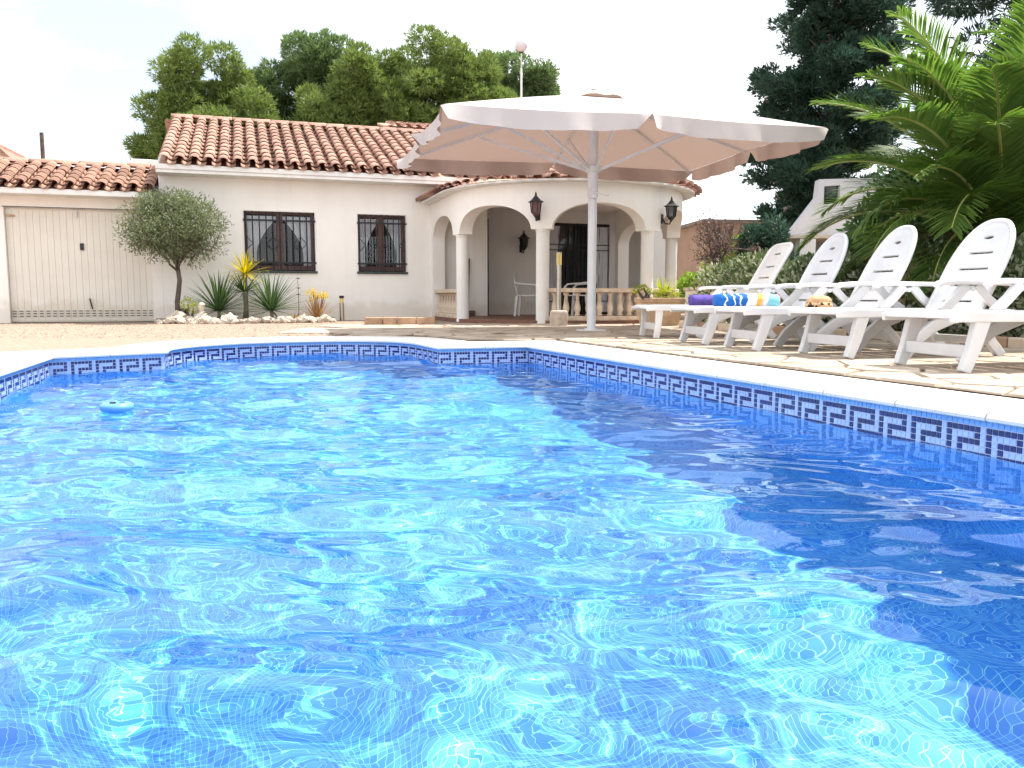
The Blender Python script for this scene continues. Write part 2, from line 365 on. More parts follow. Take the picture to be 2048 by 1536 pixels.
# ------------------------------------------------------------------ pool outline
def catmull(P, n):
    out = []
    for i in range(len(P) - 1):
        p0 = P[max(i - 1, 0)]; p1 = P[i]; p2 = P[i + 1]; p3 = P[min(i + 2, len(P) - 1)]
        for k in range(n):
            t = k / n
            out.append(tuple(.5 * (2 * b + (c - a) * t + (2 * a - 5 * b + 4 * c - d) * t * t + (3 * b - a - 3 * c + d) * t ** 3) for a, b, c, d in zip(p0, p1, p2, p3)))
    out.append(P[-1]); return out
ARC = catmull([(-3.02, 7.02), (-3.17, 7.5), (-3.08, 8.02), (-2.78, 8.45), (-2.3, 8.75), (-1.77, 8.86), (-1.27, 8.72), (-.96, 8.3), (-.68, 7.62)], 5)
POOL = [(-1.0, -1.5), (-3.68, 6.42)] + ARC + [(.16, 7.85), (3.64, -1.5)]      # clockwise seen from above
def offset(P, d, closed=True):
    out = []; n = len(P)
    for i in range(n):
        a = Vector(P[i - 1]); b = Vector(P[i]); c = Vector(P[(i + 1) % n])
        d1 = (b - a).normalized(); d2 = (c - b).normalized(); n1 = Vector((-d1.y, d1.x)); n2 = Vector((-d2.y, d2.x))
        m = (n1 + n2).normalized(); k = max(.5, m.dot(n1)); q = b + m * (d / k); out.append((q.x, q.y))
    return out                                                                  # +d = outside (left of travel, clockwise)
WZ = -.186

# ground sheet with the pool cut out, gravel
def ground():
    outer = [(-900, -900), (900, -900), (900, 1500), (-900, 1500)]
    hole = offset(POOL, .30)
    flat = outer + hole
    tri = tessellate_polygon([[Vector((*p, 0)) for p in outer], [Vector((*p, 0)) for p in hole]])
    me = bpy.data.meshes.new('ground'); me.from_pydata([(x, y, -.012) for x, y in flat], [], [tuple(t) for t in tri])
    o = link('ground', me, 'gravel'); tag(o, kind='structure'); return o
ground()

# basin
def basin():
    me = bpy.data.meshes.new('pool_basin'); n = len(POOL)
    fz = lambda y: -1.02 - .095 * (8.9 - y)                    # floor falls towards the deep end
    V = [(x, y, -.02) for x, y in POOL] + [(x, y, fz(y)) for x, y in POOL]; F = []; UV = []
    t = 0
    for i in range(n):
        j = (i + 1) % n; l = (Vector(POOL[j]) - Vector(POOL[i])).length
        F.append((i, n + i, n + j, j)); UV += [(t, -.02), (t, fz(POOL[i][1])), (t + l, fz(POOL[j][1])), (t + l, -.02)]; t += l
    tri = tessellate_polygon([[Vector((*p, 0)) for p in POOL]])
    a = math.radians(20); ca, sa = math.cos(a), math.sin(a)
    for f in tri:
        f = tuple(f)
        p = [Vector(POOL[k]) for k in f]
        if (p[1] - p[0]).cross(p[2] - p[0]) < 0: f = f[::-1]
        F.append(tuple(n + k for k in f))
        for k in f: x, y = POOL[k]; UV.append((x * ca + y * sa, -x * sa + y * ca))
    me.from_pydata(V, [], F)
    u = me.uv_layers.new(name='UVMap')
    for i, q in enumerate(UV): u.data[i].uv = q
    o = link('pool_basin', me, 'mosaic'); tag(o, kind='structure'); o.cycles.is_caustics_receiver = True
    return o
BASIN = basin()

# mosaic band: key pattern, tile by tile
def band():
    S = .0263; KEY = {1: (0, 1, 2, 3, 4, 5), 2: (0, 5), 3: (0, 2, 3, 4, 5), 4: (0, 2), 5: (0, 2, 3, 4, 5, 6)}
    pts = [Vector(p) for p in POOL[1:]]                       # skip the near-left end
    pts = [Vector((-1.9, 1.16))] + pts
    pts[-1] = Vector((.16, 7.85)) + (Vector((3.64, -1.5)) - Vector((.16, 7.85))) * .62
    cum = [0]
    for a, b in zip(pts, pts[1:]): cum.append(cum[-1] + (b - a).length)
    def at(t):
        for i in range(len(cum) - 1):
            if t <= cum[i + 1]:
                k = (t - cum[i]) / (cum[i + 1] - cum[i]); d = (pts[i + 1] - pts[i]).normalized(); return pts[i].lerp(pts[i + 1], k), d
        return pts[-1], d
    h = S / 2 * .90; e = .0045
    tm = {}
    for m in ('tile_dark', 'tile_light', 'tile_strip'):
        b = MB(); c = h * .93
        b.add([(-h, 0, -h), (h, 0, -h), (h, 0, h), (-h, 0, h), (-c, -e, -c), (c, -e, -c), (c, -e, c), (-c, -e, c)],
              [(4, 5, 6, 7), (0, 1, 5, 4), (1, 2, 6, 5), (2, 3, 7, 6), (3, 0, 4, 7)])
        tm[m] = b
    items = []; ncol = int(cum[-1] / S)
    for ci in range(ncol):
        p, d = at((ci + .5) * S); ang = math.atan2(d.y, d.x)
        q = ci % 7
        for r in range(0, 8):
            z = -.047 - (r + .5) * S
            m = 'tile_strip' if r == 0 else ('tile_dark' if q in KEY.get(r, ()) else 'tile_light')
            items.append((p, ang, z, m))
    def seen(it):
        p, ang, z, m = it
        if p.y < 2.92 or z < WZ - .004 or p.x < 0: return 1e9
        return p.length
    order = sorted(range(len(items)), key=lambda i: seen(items[i])); single = set(order[:300])
    shared = {m: tm[m].mesh('mosaic_tile') for m in tm}
    for m in shared: shared[m].materials.append(MATS[m])
    big = {m: MB() for m in tm}
    for i, (p, ang, z, m) in enumerate(items):
        if i in single:
            o = bpy.data.objects.new('mosaic_tile', shared[m]); COL.objects.link(o); o.parent = BASIN
            o.location = (p.x, p.y, z); o.rotation_euler = (0, 0, ang); o.cycles.is_caustics_receiver = True
        else:
            ca, sa = math.cos(ang), math.sin(ang)
            big[m].add([(p.x + x * ca - y * sa, p.y + x * sa + y * ca, z + zz) for x, y, zz in tm[m].v], tm[m].f)
    for m in big:
        o = big[m].build('mosaic_band', m, BASIN); o['kind'] = 'stuff'; o.cycles.is_caustics_receiver = True
    # pale grout bed just proud of the basin wall
    g = MB()
    for a, b in zip(pts, pts[1:]):
        d = (b - a).normalized(); nrm = Vector((d.y, -d.x)) * .0015
        a2, b2 = a + nrm, b + nrm; z1 = -.047 - 8 * S
        g.quad((a2.x, a2.y, -.03), (a2.x, a2.y, z1), (b2.x, b2.y, z1), (b2.x, b2.y, -.03))
    o = g.build('grout_bed', 'grout', BASIN); o.cycles.is_caustics_receiver = True
band()

# coping: rounded-nose stones laid round the edge
def coping():
    root = empty('coping'); tag(root, kind='structure')
    prof = [(.44, -.10), (.44, -.006), (.425, 0), (.03, 0), (-.005, -.004), (-.026, -.014), (-.036, -.028), (-.034, -.041), (-.026, -.046), (.02, -.046), (.02, -.10)]
    fine = []; n = len(POOL)
    marks = []                                               # corner flags
    for i in range(n - 1):
        a, b = Vector(POOL[i]), Vector(POOL[i + 1]); l = (b - a).length
        k = max(1, round(l / .45))
        for q in range(k): fine.append(tuple(a.lerp(b, q / k)))
    fine.append(POOL[-1])
    k = 10
    for q in range(1, k): fine.append(tuple(Vector(POOL[-1]).lerp(Vector(POOL[0]), q / k)))
    m = len(fine); Q = np.array(fine); Q2 = np.roll(Q, -1, 0)
    def dist(p):
        e = Q2 - Q; t = np.clip(((p - Q) * e).sum(1) / (e * e).sum(1), 0, 1); return np.hypot(*(Q + e * t[:, None] - p).T).min()
    unit_off = np.array(offset(fine, 1.0)) - Q
    def safe(d):                                              # outward offset that stops where two sides would cross
        if d <= .03: return offset(fine, d)
        out = []
        for p, u in zip(Q, unit_off):
            t = d
            while t > .03 and dist(p + u * t) < t - .004: t -= .01
            out.append(tuple(p + u * t))
        return out
    rings = [safe(d) for d, z in prof]
    # group fine samples into stones about half a metre long
    i = 0
    while i < m:
        j = i; l = 0
        while j < i + 12 and l < .42:
            l += (Vector(fine[(j + 1) % m]) - Vector(fine[j % m])).length; j += 1
        j = min(j, m) if j > m else j
        b = MB(); V = []; idx = list(range(i, j + 1)); np_ = len(prof)
        for t, q in enumerate(idx):
            for rr, (d, z) in zip(rings, prof):
                p = Vector(rr[q % m])
                if t == 0: p = p.lerp(Vector(rr[(q + 1) % m]), .010)
                if t == len(idx) - 1: p = p.lerp(Vector(rr[(q - 1) % m]), .010)
                V.append((p.x, p.y, z + .0))
        F = []
        for t in range(len(idx) - 1):
            for k in range(np_): k2 = (k + 1) % np_; F.append((t * np_ + k, t * np_ + k2, t * np_ + np_ + k2, t * np_ + np_ + k))
        F += [tuple(range(np_)), tuple(len(V) - 1 - k for k in range(np_))]
        b.add(V, F); o = b.build('coping_stone', 'coping', root, fix=True)
        i = j
coping()

# water: a real wave surface
def water():
    S = .0165; x0, x1, y0, y1 = -4.0, 3.8, -1.6, 9.0
    nx = int((x1 - x0) / S); ny = int((y1 - y0) / S)
    X, Y = np.meshgrid(np.linspace(x0, x1, nx), np.linspace(y0, y1, ny))
    rng = np.random.default_rng(11); Z = np.zeros_like(X)
    wx = .10 * np.sin(1.1 * X + .7 * Y) + .07 * np.sin(2.3 * Y - 1.3 * X + 1); wy = .10 * np.sin(1.3 * Y - .8 * X + 2) + .07 * np.sin(2.6 * X + .9 * Y)
    Xw, Yw = X + wx, Y + wy
    for lo, hi, num, sl, spread in ((.7, 1.5, 9, .036, .5), (.34, .7, 14, .026, .6), (.16, .34, 16, .0155, .7), (.07, .15, 16, .013, .45)):
        for i in range(num):
            lam = lo * (hi / lo) ** rng.random(); a = rng.normal(1.4, spread); k = 2 * PI / lam
            Z += sl * lam / (2 * PI) * np.sin(k * (Xw * math.cos(a) + Yw * math.sin(a)) + rng.random() * 7)
    # calmer in the lee of the right-hand wall
    dist = ((.16 - X) * 9.35 + (7.85 - Y) * 3.48) / 9.976
    calm = np.clip(dist / 1.2, .25, 1); Z *= calm
    for cx, cy, r0, amp in ((.95, 4.35, .22, .0022), (1.15, 3.75, .26, .0022), (.72, 4.9, .2, .002), (1.3, 3.35, .3, .0018), (.55, 3.9, .25, .0018), (.35, 3.0, .3, .0016), (1.0, 2.7, .3, .0016)):
        R = np.hypot(X - cx, Y - cy); Z += amp * np.cos(2 * PI * R / .105) * np.exp(-(R / r0) ** 2)
    poly = offset(POOL, .004); inside = np.zeros(X.shape, bool); n = len(poly)
    for i in range(n):
        (xa, ya), (xb, yb) = poly[i], poly[(i + 1) % n]
        if ya == yb: continue
        c = ((ya > Y) != (yb > Y)) & (X < (xb - xa) * (Y - ya) / (yb - ya) + xa); inside ^= c
    idx = np.arange(nx * ny).reshape(ny, nx)
    q = np.stack([idx[:-1, :-1], idx[:-1, 1:], idx[1:, 1:], idx[1:, :-1]], -1).reshape(-1, 4)
    ins = inside.ravel(); keep = ins[q].any(1); q = q[keep]
    V = np.stack([X, Y, Z + WZ], -1).reshape(-1, 3)
    used = np.unique(q); rm = np.full(len(V), -1); rm[used] = np.arange(len(used))
    me = np_mesh('water', V[used], rm[q]); o = link('water', me, 'water', smooth=True)
    tag(o, kind='structure'); o.cycles.is_caustics_caster = True
water()

# pebbles loose on the gravel
def pebbles():
    rng = np.random.default_rng(3); n = 9000
    x = rng.uniform(-9, 1.5, n); y = 9.0 + 6 * rng.random(n) ** 1.3
    k = (y > 7.6 + .3 * np.abs(x + 1.8)) & (y > 9.1 - .25 * np.abs(x + 2) ** 1.5) & (y < 14.6 + .3 * (x + 7)); x, y = x[k], y[k]; n = len(x)
    r = rng.uniform(.006, .02, n); base = np.array([(1, 0, 0), (0, 1, 0), (-1, 0, 0), (0, -1, 0), (0, 0, .8)], float)
    V = base[None] * r[:, None, None] * rng.uniform(.7, 1.3, (n, 5, 3)); V += np.stack([x, y, np.full(n, -.012)], -1)[:, None]
    F = np.array([(0, 1, 4), (1, 2, 4), (2, 3, 4), (3, 0, 4)]); F = (F[None] + 5 * np.arange(n)[:, None, None]).reshape(-1, 3)
    o = link('gravel', np_mesh('gravel', V.reshape(-1, 3), F), 'pebble'); tag(o, 'loose pale gravel strewn between the pool and the house', 'gravel', kind='stuff')
pebbles()

# crazy paving of the sun deck: every stone its own slab on a bed of dark joint mortar
def paving():
    n1 = Vector((.938, .349)); ro = offset(POOL, .455)
    bed = [(-2.6, 12.6), (-2.5, 10.75), (-1.3, 9.75), (-.62, 9.0), (-.40, 8.42), (.46, 8.52), (3.75, -.3), (9.5, -.3), (9.5, 13.2), (4.2, 13.4), (-1.2, 12.95)]
    me = bpy.data.meshes.new('paving'); tri = tessellate_polygon([[Vector((*p, 0)) for p in bed]])
    me.from_pydata([(x, y, -.006) for x, y in bed], [], [tuple(t) for t in tri])
    root = link('paving', me, 'joint'); tag(root, kind='structure')
    rng = np.random.default_rng(5)
    def inside(x, y, P):
        c = False
        for i in range(len(P)):
            (xa, ya), (xb, yb) = P[i - 1], P[i]
            if (ya > y) != (yb > y) and x < (xb - xa) * (y - ya) / (yb - ya) + xa: c = not c
        return c
    pts = []; tries = 0
    while tries < 60000 and len(pts) < 420:
        tries += 1; p = rng.uniform((-2.6, 2.2), (5.4, 13.2))
        if not inside(p[0], p[1], bed): continue
        if all((p[0] - q[0]) ** 2 + (p[1] - q[1]) ** 2 > .31 ** 2 for q in pts): pts.append(tuple(p))
    P = np.array(pts)
    def clip(poly, a, b, c):                                  # keep a*x+b*y<=c
        out = []
        for i in range(len(poly)):
            p, q = poly[i - 1], poly[i]; dp = a * p[0] + b * p[1] - c; dq = a * q[0] + b * q[1] - c
            if (dp <= 0) != (dq <= 0):
                t = dp / (dp - dq); out.append((p[0] + t * (q[0] - p[0]), p[1] + t * (q[1] - p[1])))
            if dq <= 0: out.append(q)
        return out
    cells = []
    for i, p in enumerate(P):
        poly = [(p[0] - .5, p[1] - .5), (p[0] + .5, p[1] - .5), (p[0] + .5, p[1] + .5), (p[0] - .5, p[1] + .5)]
        d2 = ((P - p) ** 2).sum(1)
        for j in np.argsort(d2)[1:22]:
            if d2[j] > 1.3: break
            a, b = P[j] - p; l = math.hypot(a, b); a, b = a / l, b / l
            poly = clip(poly, a, b, a * p[0] + b * p[1] + l / 2 - .011)
            if len(poly) < 3: break
        # trim against the coping's right-hand and end edges
        for (ax, ay), (bx, by) in (((.46, 8.52), (3.75, -.3)), ((-.62, 8.48), (.46, 8.50)), ((-1.3, 9.85), (-.45, 8.5))):
            dx, dy = bx - ax, by - ay; l = math.hypot(dx, dy); nx, ny = dy / l, -dx / l
            if (p[0] - ax) * nx + (p[1] - ay) * ny > 0: nx, ny = -nx, -ny
            if len(poly) > 2 and ((ax - 1.2 <= p[0] <= bx + 1.2) or ax > .4): poly = clip(poly, nx, ny, nx * ax + ny * ay)
        if len(poly) > 2: cells.append((p, poly))
    cells.sort(key=lambda c: -1 / max(1, c[0][1]) ** 2 * 10 if abs(c[0][0] / c[0][1]) < .66 else 5)
    rest = MB()
    for k, (p, poly) in enumerate(cells):
        h = .004 + .007 * rng.random(); b = MB() if k < 290 else rest; z0 = -.005
        c = Vector((sum(q[0] for q in poly) / len(poly), sum(q[1] for q in poly) / len(poly))); m = len(poly)
        tilt = rng.normal(0, .004, 2)
        lo = [(x, y, z0) for x, y in poly]; top = []
        for x, y in poly:
            v = (Vector((x, y)) - c); v = c + v * (1 - .008 / max(.05, v.length)); top.append((v.x, v.y, h + tilt[0] * (x - c.x) + tilt[1] * (y - c.y)))
        b.add(lo + top, [tuple(range(m, 2 * m))] + [(i, (i + 1) % m, m + (i + 1) % m, m + i) for i in range(m)])
        if k < 290: b.build('paving_stone', 'paving', root, fix=True)
    if rest.v: rest.build('paving_field', 'paving', root)['kind'] = 'stuff'
paving()

# ------------------------------------------------------------------ house
HA = math.radians(18)
house = empty('house', (-6.5, 15.0, 0), HA, 'white stucco bungalow with terracotta tile roof and rounded arcaded porch', 'house')
garage = empty('garage', (-6.5, 15.0, 0), HA, 'low white garage with ribbed cream door under its own tiled roof', 'garage')
def wall_open(mb, x0, x1, z0, z1, ops, y0, y1):
    xs = sorted({x0, x1, *[o[0] for o in ops], *[o[1] for o in ops]}); zs = sorted({z0, z1, *[o[2] for o in ops], *[o[3] for o in ops]})
    def solid(i, k):
        if i < 0 or k < 0 or i >= len(xs) - 1 or k >= len(zs) - 1: return False
        cx, cz = (xs[i] + xs[i + 1]) / 2, (zs[k] + zs[k + 1]) / 2
        return not any(o[0] < cx < o[1] and o[2] < cz < o[3] for o in ops)
    for i in range(len(xs) - 1):
        for k in range(len(zs) - 1):
            if not solid(i, k): continue
            a, b, c, d = xs[i], xs[i + 1], zs[k], zs[k + 1]
            mb.quad((a, y0, c), (b, y0, c), (b, y0, d), (a, y0, d)); mb.quad((a, y1, c), (a, y1, d), (b, y1, d), (b, y1, c))
            if not solid(i - 1, k): mb.quad((a, y0, c), (a, y0, d), (a, y1, d), (a, y1, c))
            if not solid(i + 1, k): mb.quad((b, y0, c), (b, y1, c), (b, y1, d), (b, y0, d))
            if not solid(i, k - 1): mb.quad((a, y0, c), (a, y1, c), (b, y1, c), (b, y0, c))
            if not solid(i, k + 1): mb.quad((a, y0, d), (b, y0, d), (b, y1, d), (a, y1, d))
W1 = (1.53, 2.83, .90, 2.06); W2 = (3.65, 4.60, .90, 2.06)
b = MB(); wall_open(b, .08, 10.7, -.05, 2.70, [W1, W2, (6.30, 9.95, -.06, 2.42)], 0, .25)
b.build('front_wall', 'stucco', house)
b = MB(); b.bb(.08, .33, .251, 7, -.05, 3.0); b.bb(10.45, 10.7, .251, 7, -.05, 3.0); b.bb(.331, 10.449, 6.75, 7, -.05, 3.0)
b.add([(.08, .25, 3.0), (.08, 7, 3.0), (.08, 3.4, 4.2), (.33, .25, 3.0), (.33, 7, 3.0), (.33, 3.4, 4.2)], [(0, 2, 1), (3, 4, 5), (0, 3, 5, 2), (2, 5, 4, 1)])
b.build('side_wall', 'stucco', house)
b = MB(); b.bb(.3, 5.9, 1.4, 1.45, 0, 2.6); b.build('room_partition', 'dark_room', house)  # dark sheet added behind the windows, the room's gloom put in its colour
b = MB(); b.bb(-.62, -.06, 2.2, 3.0, 2.0, 3.25); b.build('chimney', 'stucco', house, bevel=.01)
# recess behind the porch
b = MB(); wall_open(b, 6.30, 9.95, 0, 2.42, [(7.98, 9.50, .02, 2.10)], .95, 1.1)
b.bb(6.05, 6.299, .251, 1.1, 0, 2.42); b.bb(9.951, 10.2, .251, 1.1, 0, 2.42)
b.build('recess_wall', 'stucco', house)
b = MB(); b.bb(6.302, 6.345, .06, .90, .06, 2.06); d = b.build('side_door', 'door_dark', house)
MB().tube([(6.36, .2, 1.05), (6.39, .2, 1.05), (6.39, .3, 1.05)], .012, 8).build('handle', 'steel', d)
# sliding door
fr = MB()
for x in (8.0, 8.49, 8.75, 9.0, 9.48): fr.bb(x - .025, x + .025, .99, 1.03, .04, 2.08)
fr.bb(7.98, 9.5, .985, 1.035, 2.05, 2.099); fr.bb(7.98, 9.5, .985, 1.035, .021, .07)
sd = fr.build('sliding_door', 'iron', house)
MB().bb(8.0, 9.48, 1.012, 1.018, .07, 2.05).build('pane', 'glass_dark', sd)
def curtain_mesh(x0, x1, z0, z1, y, sweep=0, side=1, n=26):
    c = MB(); V = []; F = []
    for k in range(9):
        t = k / 8; z = z1 + (z0 - z1) * t
        wdt = 1 - sweep * math.sin(min(1, t * 1.25) * PI / 2)
        for i in range(n):
            s_ = i / (n - 1) * wdt; x = x0 + (x1 - x0) * s_ if side > 0 else x1 - (x1 - x0) * s_
            V.append((x, y + .018 * math.sin(i * 1.9 + .3 * k), z))
    for k in range(8):
        for i in range(n - 1): F.append((k * n + i, k * n + i + 1, (k + 1) * n + i + 1, (k + 1) * n + i))
    c.add(V, F); return c
for x0, x1, sd_ in ((7.99, 8.28, 1), (9.05, 9.47, -1)):
    curtain_mesh(x0, x1, .1, 2.03, .965, .35, sd_).build('curtain', 'curtain', sd, smooth=True)
for k in range(8):
    x = 8.05 + k * .2; MB().tube([(x, .972, .08), (x, .972, 2.04)], .009, 6).build('bar', 'iron', sd)
for z in (.35, 1.5, 1.62): MB().bb(7.99, 9.49, .955, .968, z - .012, z + .012).build('bar', 'iron', sd)
# windows with grilles
def window(op, ncols, name='window'):
    x0, x1, z0, z1 = op; f = MB()
    for a in (x0 + .001, x1 - .071, (x0 + x1) / 2 - .06): f.bb(a, a + (.12 if abs(a - (x0 + x1) / 2 + .06) < .01 else .05), .12, .17, z0 + .06, z1 - .001)
    f.bb(x0 + .001, x1 - .001, .121, .169, z1 - .05, z1 - .002); f.bb(x0 + .001, x1 - .001, .121, .169, z0 + .061, z0 + .15)
    win = f.build('window', 'wood_brown', house, bevel=.004)
    MB().bb(x0 + .06, x1 - .06, .142, .147, z0 + .17, z1 - .07).build('pane', 'glass_win', win)
    mid = (x0 + x1) / 2
    curtain_mesh(x0 + .05, mid - .02, z0 + .15, z1 - .07, .20, .72, 1).build('curtain', 'curtain', win, smooth=True)
    curtain_mesh(mid + .02, x1 - .05, z0 + .15, z1 - .07, .20, .72, -1).build('curtain', 'curtain', win, smooth=True)
    MB().bb(x0 - .03, x1 + .03, -.04, .118, z0 + .001, z0 + .045).build('sill', 'sill', win, bevel=.004)
    s_ = MB()
    for (a, b_, c, d) in ((x0 - .02, x1 + .02, z1, z1 + .018), (x0 - .02, x0 - .001, z0, z1), (x1 + .001, x1 + .02, z0, z1)): s_.bb(a, b_, -.012, -.001, c + .001, d)
    s_.build('surround', 'white_paint', win)
    rail = lambda z: MB().bb(x0 - .015, x1 + .015, -.034, -.014, z - .017, z + .017)
    g = rail(z0 + .20).build('window_grille', 'iron', house); rail(z1 - .17).build('rail', 'iron', g)
    for k in range(ncols + 1):
        x = x0 + .03 + (x1 - x0 - .06) * k / ncols
        MB().tube([(x, -.024, z0 + .05), (x, -.024, z1 - .012)], .013, 6).build('bar', 'iron', g)
    dx = (x1 - x0 - .06) / ncols; zc = (z0 + z1) / 2 - .02
    for k in range(0, ncols + 1, 4):
        for sx in (-1, 1):
            x = x0 + .03 + dx * k
            if not x0 <= x + sx * dx <= x1: continue
            for sz in (-1, 1): MB().beam((x, -.024, zc + sz * .13), (x + sx * dx, -.024, zc), .012, .012).build('bar', 'iron', g)
mat('glass_win', (.06, .065, .09), (.05, .055, .08), 3, .05, spec=.8)
def real_glass():
    m = MATS['glass_win']; t = m.node_tree; t.nodes.clear(); o = t.nodes.new('ShaderNodeOutputMaterial'); a = t.nodes.new('ShaderNodeBsdfTransparent'); a.inputs[0].default_value = (.93, .94, .95, 1)
    g = t.nodes.new('ShaderNodeBsdfGlossy'); g.inputs['Roughness'].default_value = .02; f = t.nodes.new('ShaderNodeFresnel'); f.inputs[0].default_value = 1.5
    m_ = t.nodes.new('ShaderNodeMixShader'); t.links.new(f.outputs[0], m_.inputs[0]); t.links.new(a.outputs[0], m_.inputs[1]); t.links.new(g.outputs[0], m_.inputs[2]); t.links.new(m_.outputs[0], o.inputs[0])
real_glass()
window(W1, 10); window(W2, 8)

# barrel-tile roofs
def tile_mesh(L=.43, r0=.078, r1=.095, t=.013, up=True, n=7, name='cover_tile'):
    V = []; F = []
    for y, r in ((0, r1), (L, r0)):
        for rr in (r, r - t):
            for k in range(n):
                a = PI * k / (n - 1) if up else PI + PI * k / (n - 1)
                V.append((-rr * math.cos(a), y, rr * math.sin(a) * .72))
    for i in range(n - 1):
        F += [(i, i + 1, 2 * n + i + 1, 2 * n + i), (n + i, 3 * n + i, 3 * n + i + 1, n + i + 1), (i, n + i, n + i + 1, i + 1), (2 * n + i, 2 * n + i + 1, 3 * n + i + 1, 3 * n + i)]
    b = MB(); b.add(V, F); return b
COVER = tile_mesh(up=True); PAN = tile_mesh(up=False, r0=.105, r1=.088)
def share(b, name, m):
    me = b.mesh(name); me.materials.append(MATS[m]); me.polygons.foreach_set('use_smooth', [True] * len(me.polygons)); return me
TM = {('c', m): share(COVER, 'cover_tile', m) for m in ('tile_clay', 'tile_clay_old_shade')} | {('p', m): share(PAN, 'pan_tile', 'tile_clay_old_shade') for m in ('tile_clay', 'tile_clay_old_shade')}  # pans take the darker clay: shade between the covers put into their colour
rr = random.Random(4)
def tile_roof(roof, x0, ncol, y0, z0, slope, nrow, m, pitch=.25, exp=.345, single=True, lift=.06):
    bigc = MB()
    for c in range(ncol):
        for r in range(nrow):
            d = r * exp; x = x0 + c * pitch
            for kind, dx, dz in (('c', 0, lift), ('p', pitch / 2, lift * .55)):
                if kind == 'p' and c == ncol - 1: continue
                jx, jr = rr.gauss(0, .004), rr.gauss(0, .012)
                px, py, pz = x + dx + jx, y0 + d * math.cos(slope), z0 + d * math.sin(slope) + dz + (.012 if kind == 'c' else 0)
                if single:
                    o = bpy.data.objects.new('cover_tile' if kind == 'c' else 'pan_tile', TM[(kind, m)]); COL.objects.link(o); o.parent = roof
                    o.location = (px, py, pz); o.rotation_euler = (slope - .035, 0, jr)
                else:
                    M = Matrix.Translation((px, py, pz)) @ Matrix.Rotation(jr, 4, 'Z') @ Matrix.Rotation(slope - .035, 4, 'X')
                    src = COVER if kind == 'c' else PAN
                    bigc.add([M @ Vector(v) for v in src.v], src.f)
    if not single: bigc.build('tile_field', m, roof, smooth=True)['kind'] = 'stuff'
def roof_deck(name, parent, x0, x1, y0, y1, z0, slope, fas=.17, th=.05):
    zr = z0 + (y1 - y0) * math.tan(slope); b = MB()
    b.add([(x0, y0, z0), (x1, y0, z0), (x1, y1, zr), (x0, y1, zr), (x0, y0, z0 - th), (x1, y0, z0 - th), (x1, y1, zr - th), (x0, y1, zr - th)],
          [(0, 1, 2, 3), (7, 6, 5, 4), (0, 4, 5, 1), (1, 5, 6, 2), (2, 6, 7, 3), (3, 7, 4, 0)])
    o = b.build(name, 'mortar', parent); return o, zr
SL = math.radians(21)
roof, zr = roof_deck('roof', house, .10, 10.9, -.42, 3.42, 2.765, SL)
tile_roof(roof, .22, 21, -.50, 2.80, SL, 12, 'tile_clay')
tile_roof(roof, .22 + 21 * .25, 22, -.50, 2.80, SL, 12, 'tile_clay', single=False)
ZR = 2.84 + 3.84 * math.tan(SL)
b = MB(); b.add([(-.05, 3.43, ZR), (10.9, 3.43, ZR), (10.9, 7.3, 2.84), (-.05, 7.3, 2.84)], [(0, 1, 2, 3)]); b.build('rear_slope', 'tile_clay', house)
for k in range(26):
    t = tile_mesh(L=.44, r0=.10, r1=.125, t=.014); me = TM.setdefault('ridge', share(t, 'ridge_tile', 'tile_clay'))
    o = bpy.data.objects.new('ridge_tile', me); COL.objects.link(o); o.parent = roof; o.location = (.53 + k * .41, 3.44, ZR + .05); o.rotation_euler = (.03, 0, PI / 2 + rr.gauss(0, .01))
# fascia and soffit of the eaves
b = MB(); b.bb(.08, 10.9, -.43, -.001, 2.64, 2.70); b.bb(.08, 10.9, -.45, -.36, 2.701, 2.79); b.add([(.09, -.36, 2.70), (.09, 3.4, 2.70), (.09, 3.4, ZR - .06), (.09, -.36, 2.79), (.13, -.36, 2.70), (.13, 3.4, 2.70), (.13, 3.4, ZR - .06), (.13, -.36, 2.79)], [(0, 1, 2, 3), (7, 6, 5, 4), (0, 4, 5, 1), (3, 2, 6, 7)])
b.build('eaves', 'fascia', house, bevel=.006)
# raised rear block
b = MB(); b.bb(5.15, 10.6, 3.9, 7.2, 3.2, 4.50); b.build('upper_wall', 'mortar', house)
up, z2 = roof_deck('upper_roof', house, 5.0, 10.7, 3.55, 6.0, 4.46, math.radians(14))
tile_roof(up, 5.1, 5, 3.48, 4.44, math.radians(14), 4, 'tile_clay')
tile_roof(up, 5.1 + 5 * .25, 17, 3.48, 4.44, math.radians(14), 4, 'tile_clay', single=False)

# garage
b = MB(); wall_open(b, -6.0, .078, -.05, 2.26, [(-2.42, -.10, -.06, 2.0)], 0, .22); b.bb(-6, -5.78, .221, 5, -.05, 2.26); b.bb(-5.779, .078, 4.78, 5, -.05, 2.26)
b.build('wall', 'stucco', garage)
gr_, z3 = roof_deck('roof', garage, -6.2, -.062, -.40, .98, 2.265, SL)
tile_roof(gr_, -3.30, 14, -.46, 2.30, SL, 5, 'tile_clay_old_shade', exp=.272)
tile_roof(gr_, -6.05, 11, -.46, 2.30, SL, 5, 'tile_clay_old_shade', exp=.272, single=False)
ZG = 2.34 + 1.38 * math.tan(SL)
for k in range(8):
    o = bpy.data.objects.new('ridge_tile', TM['ridge']); COL.objects.link(o); o.parent = gr_; o.location = (-3.0 + k * .41, .99, ZG + .03); o.rotation_euler = (.03, 0, PI / 2)
b = MB(); b.add([(-6.2, .99, ZG), (-.062, .99, ZG), (-.062, 5.2, ZG - .5), (-6.2, 5.2, ZG - .5)], [(0, 1, 2, 3)]); b.build('rear_slope', 'tile_clay_old_shade', garage)
b = MB(); b.bb(-6.2, -.065, -.42, -.001, 2.19, 2.285); b.build('eaves', 'fascia', garage, bevel=.006)
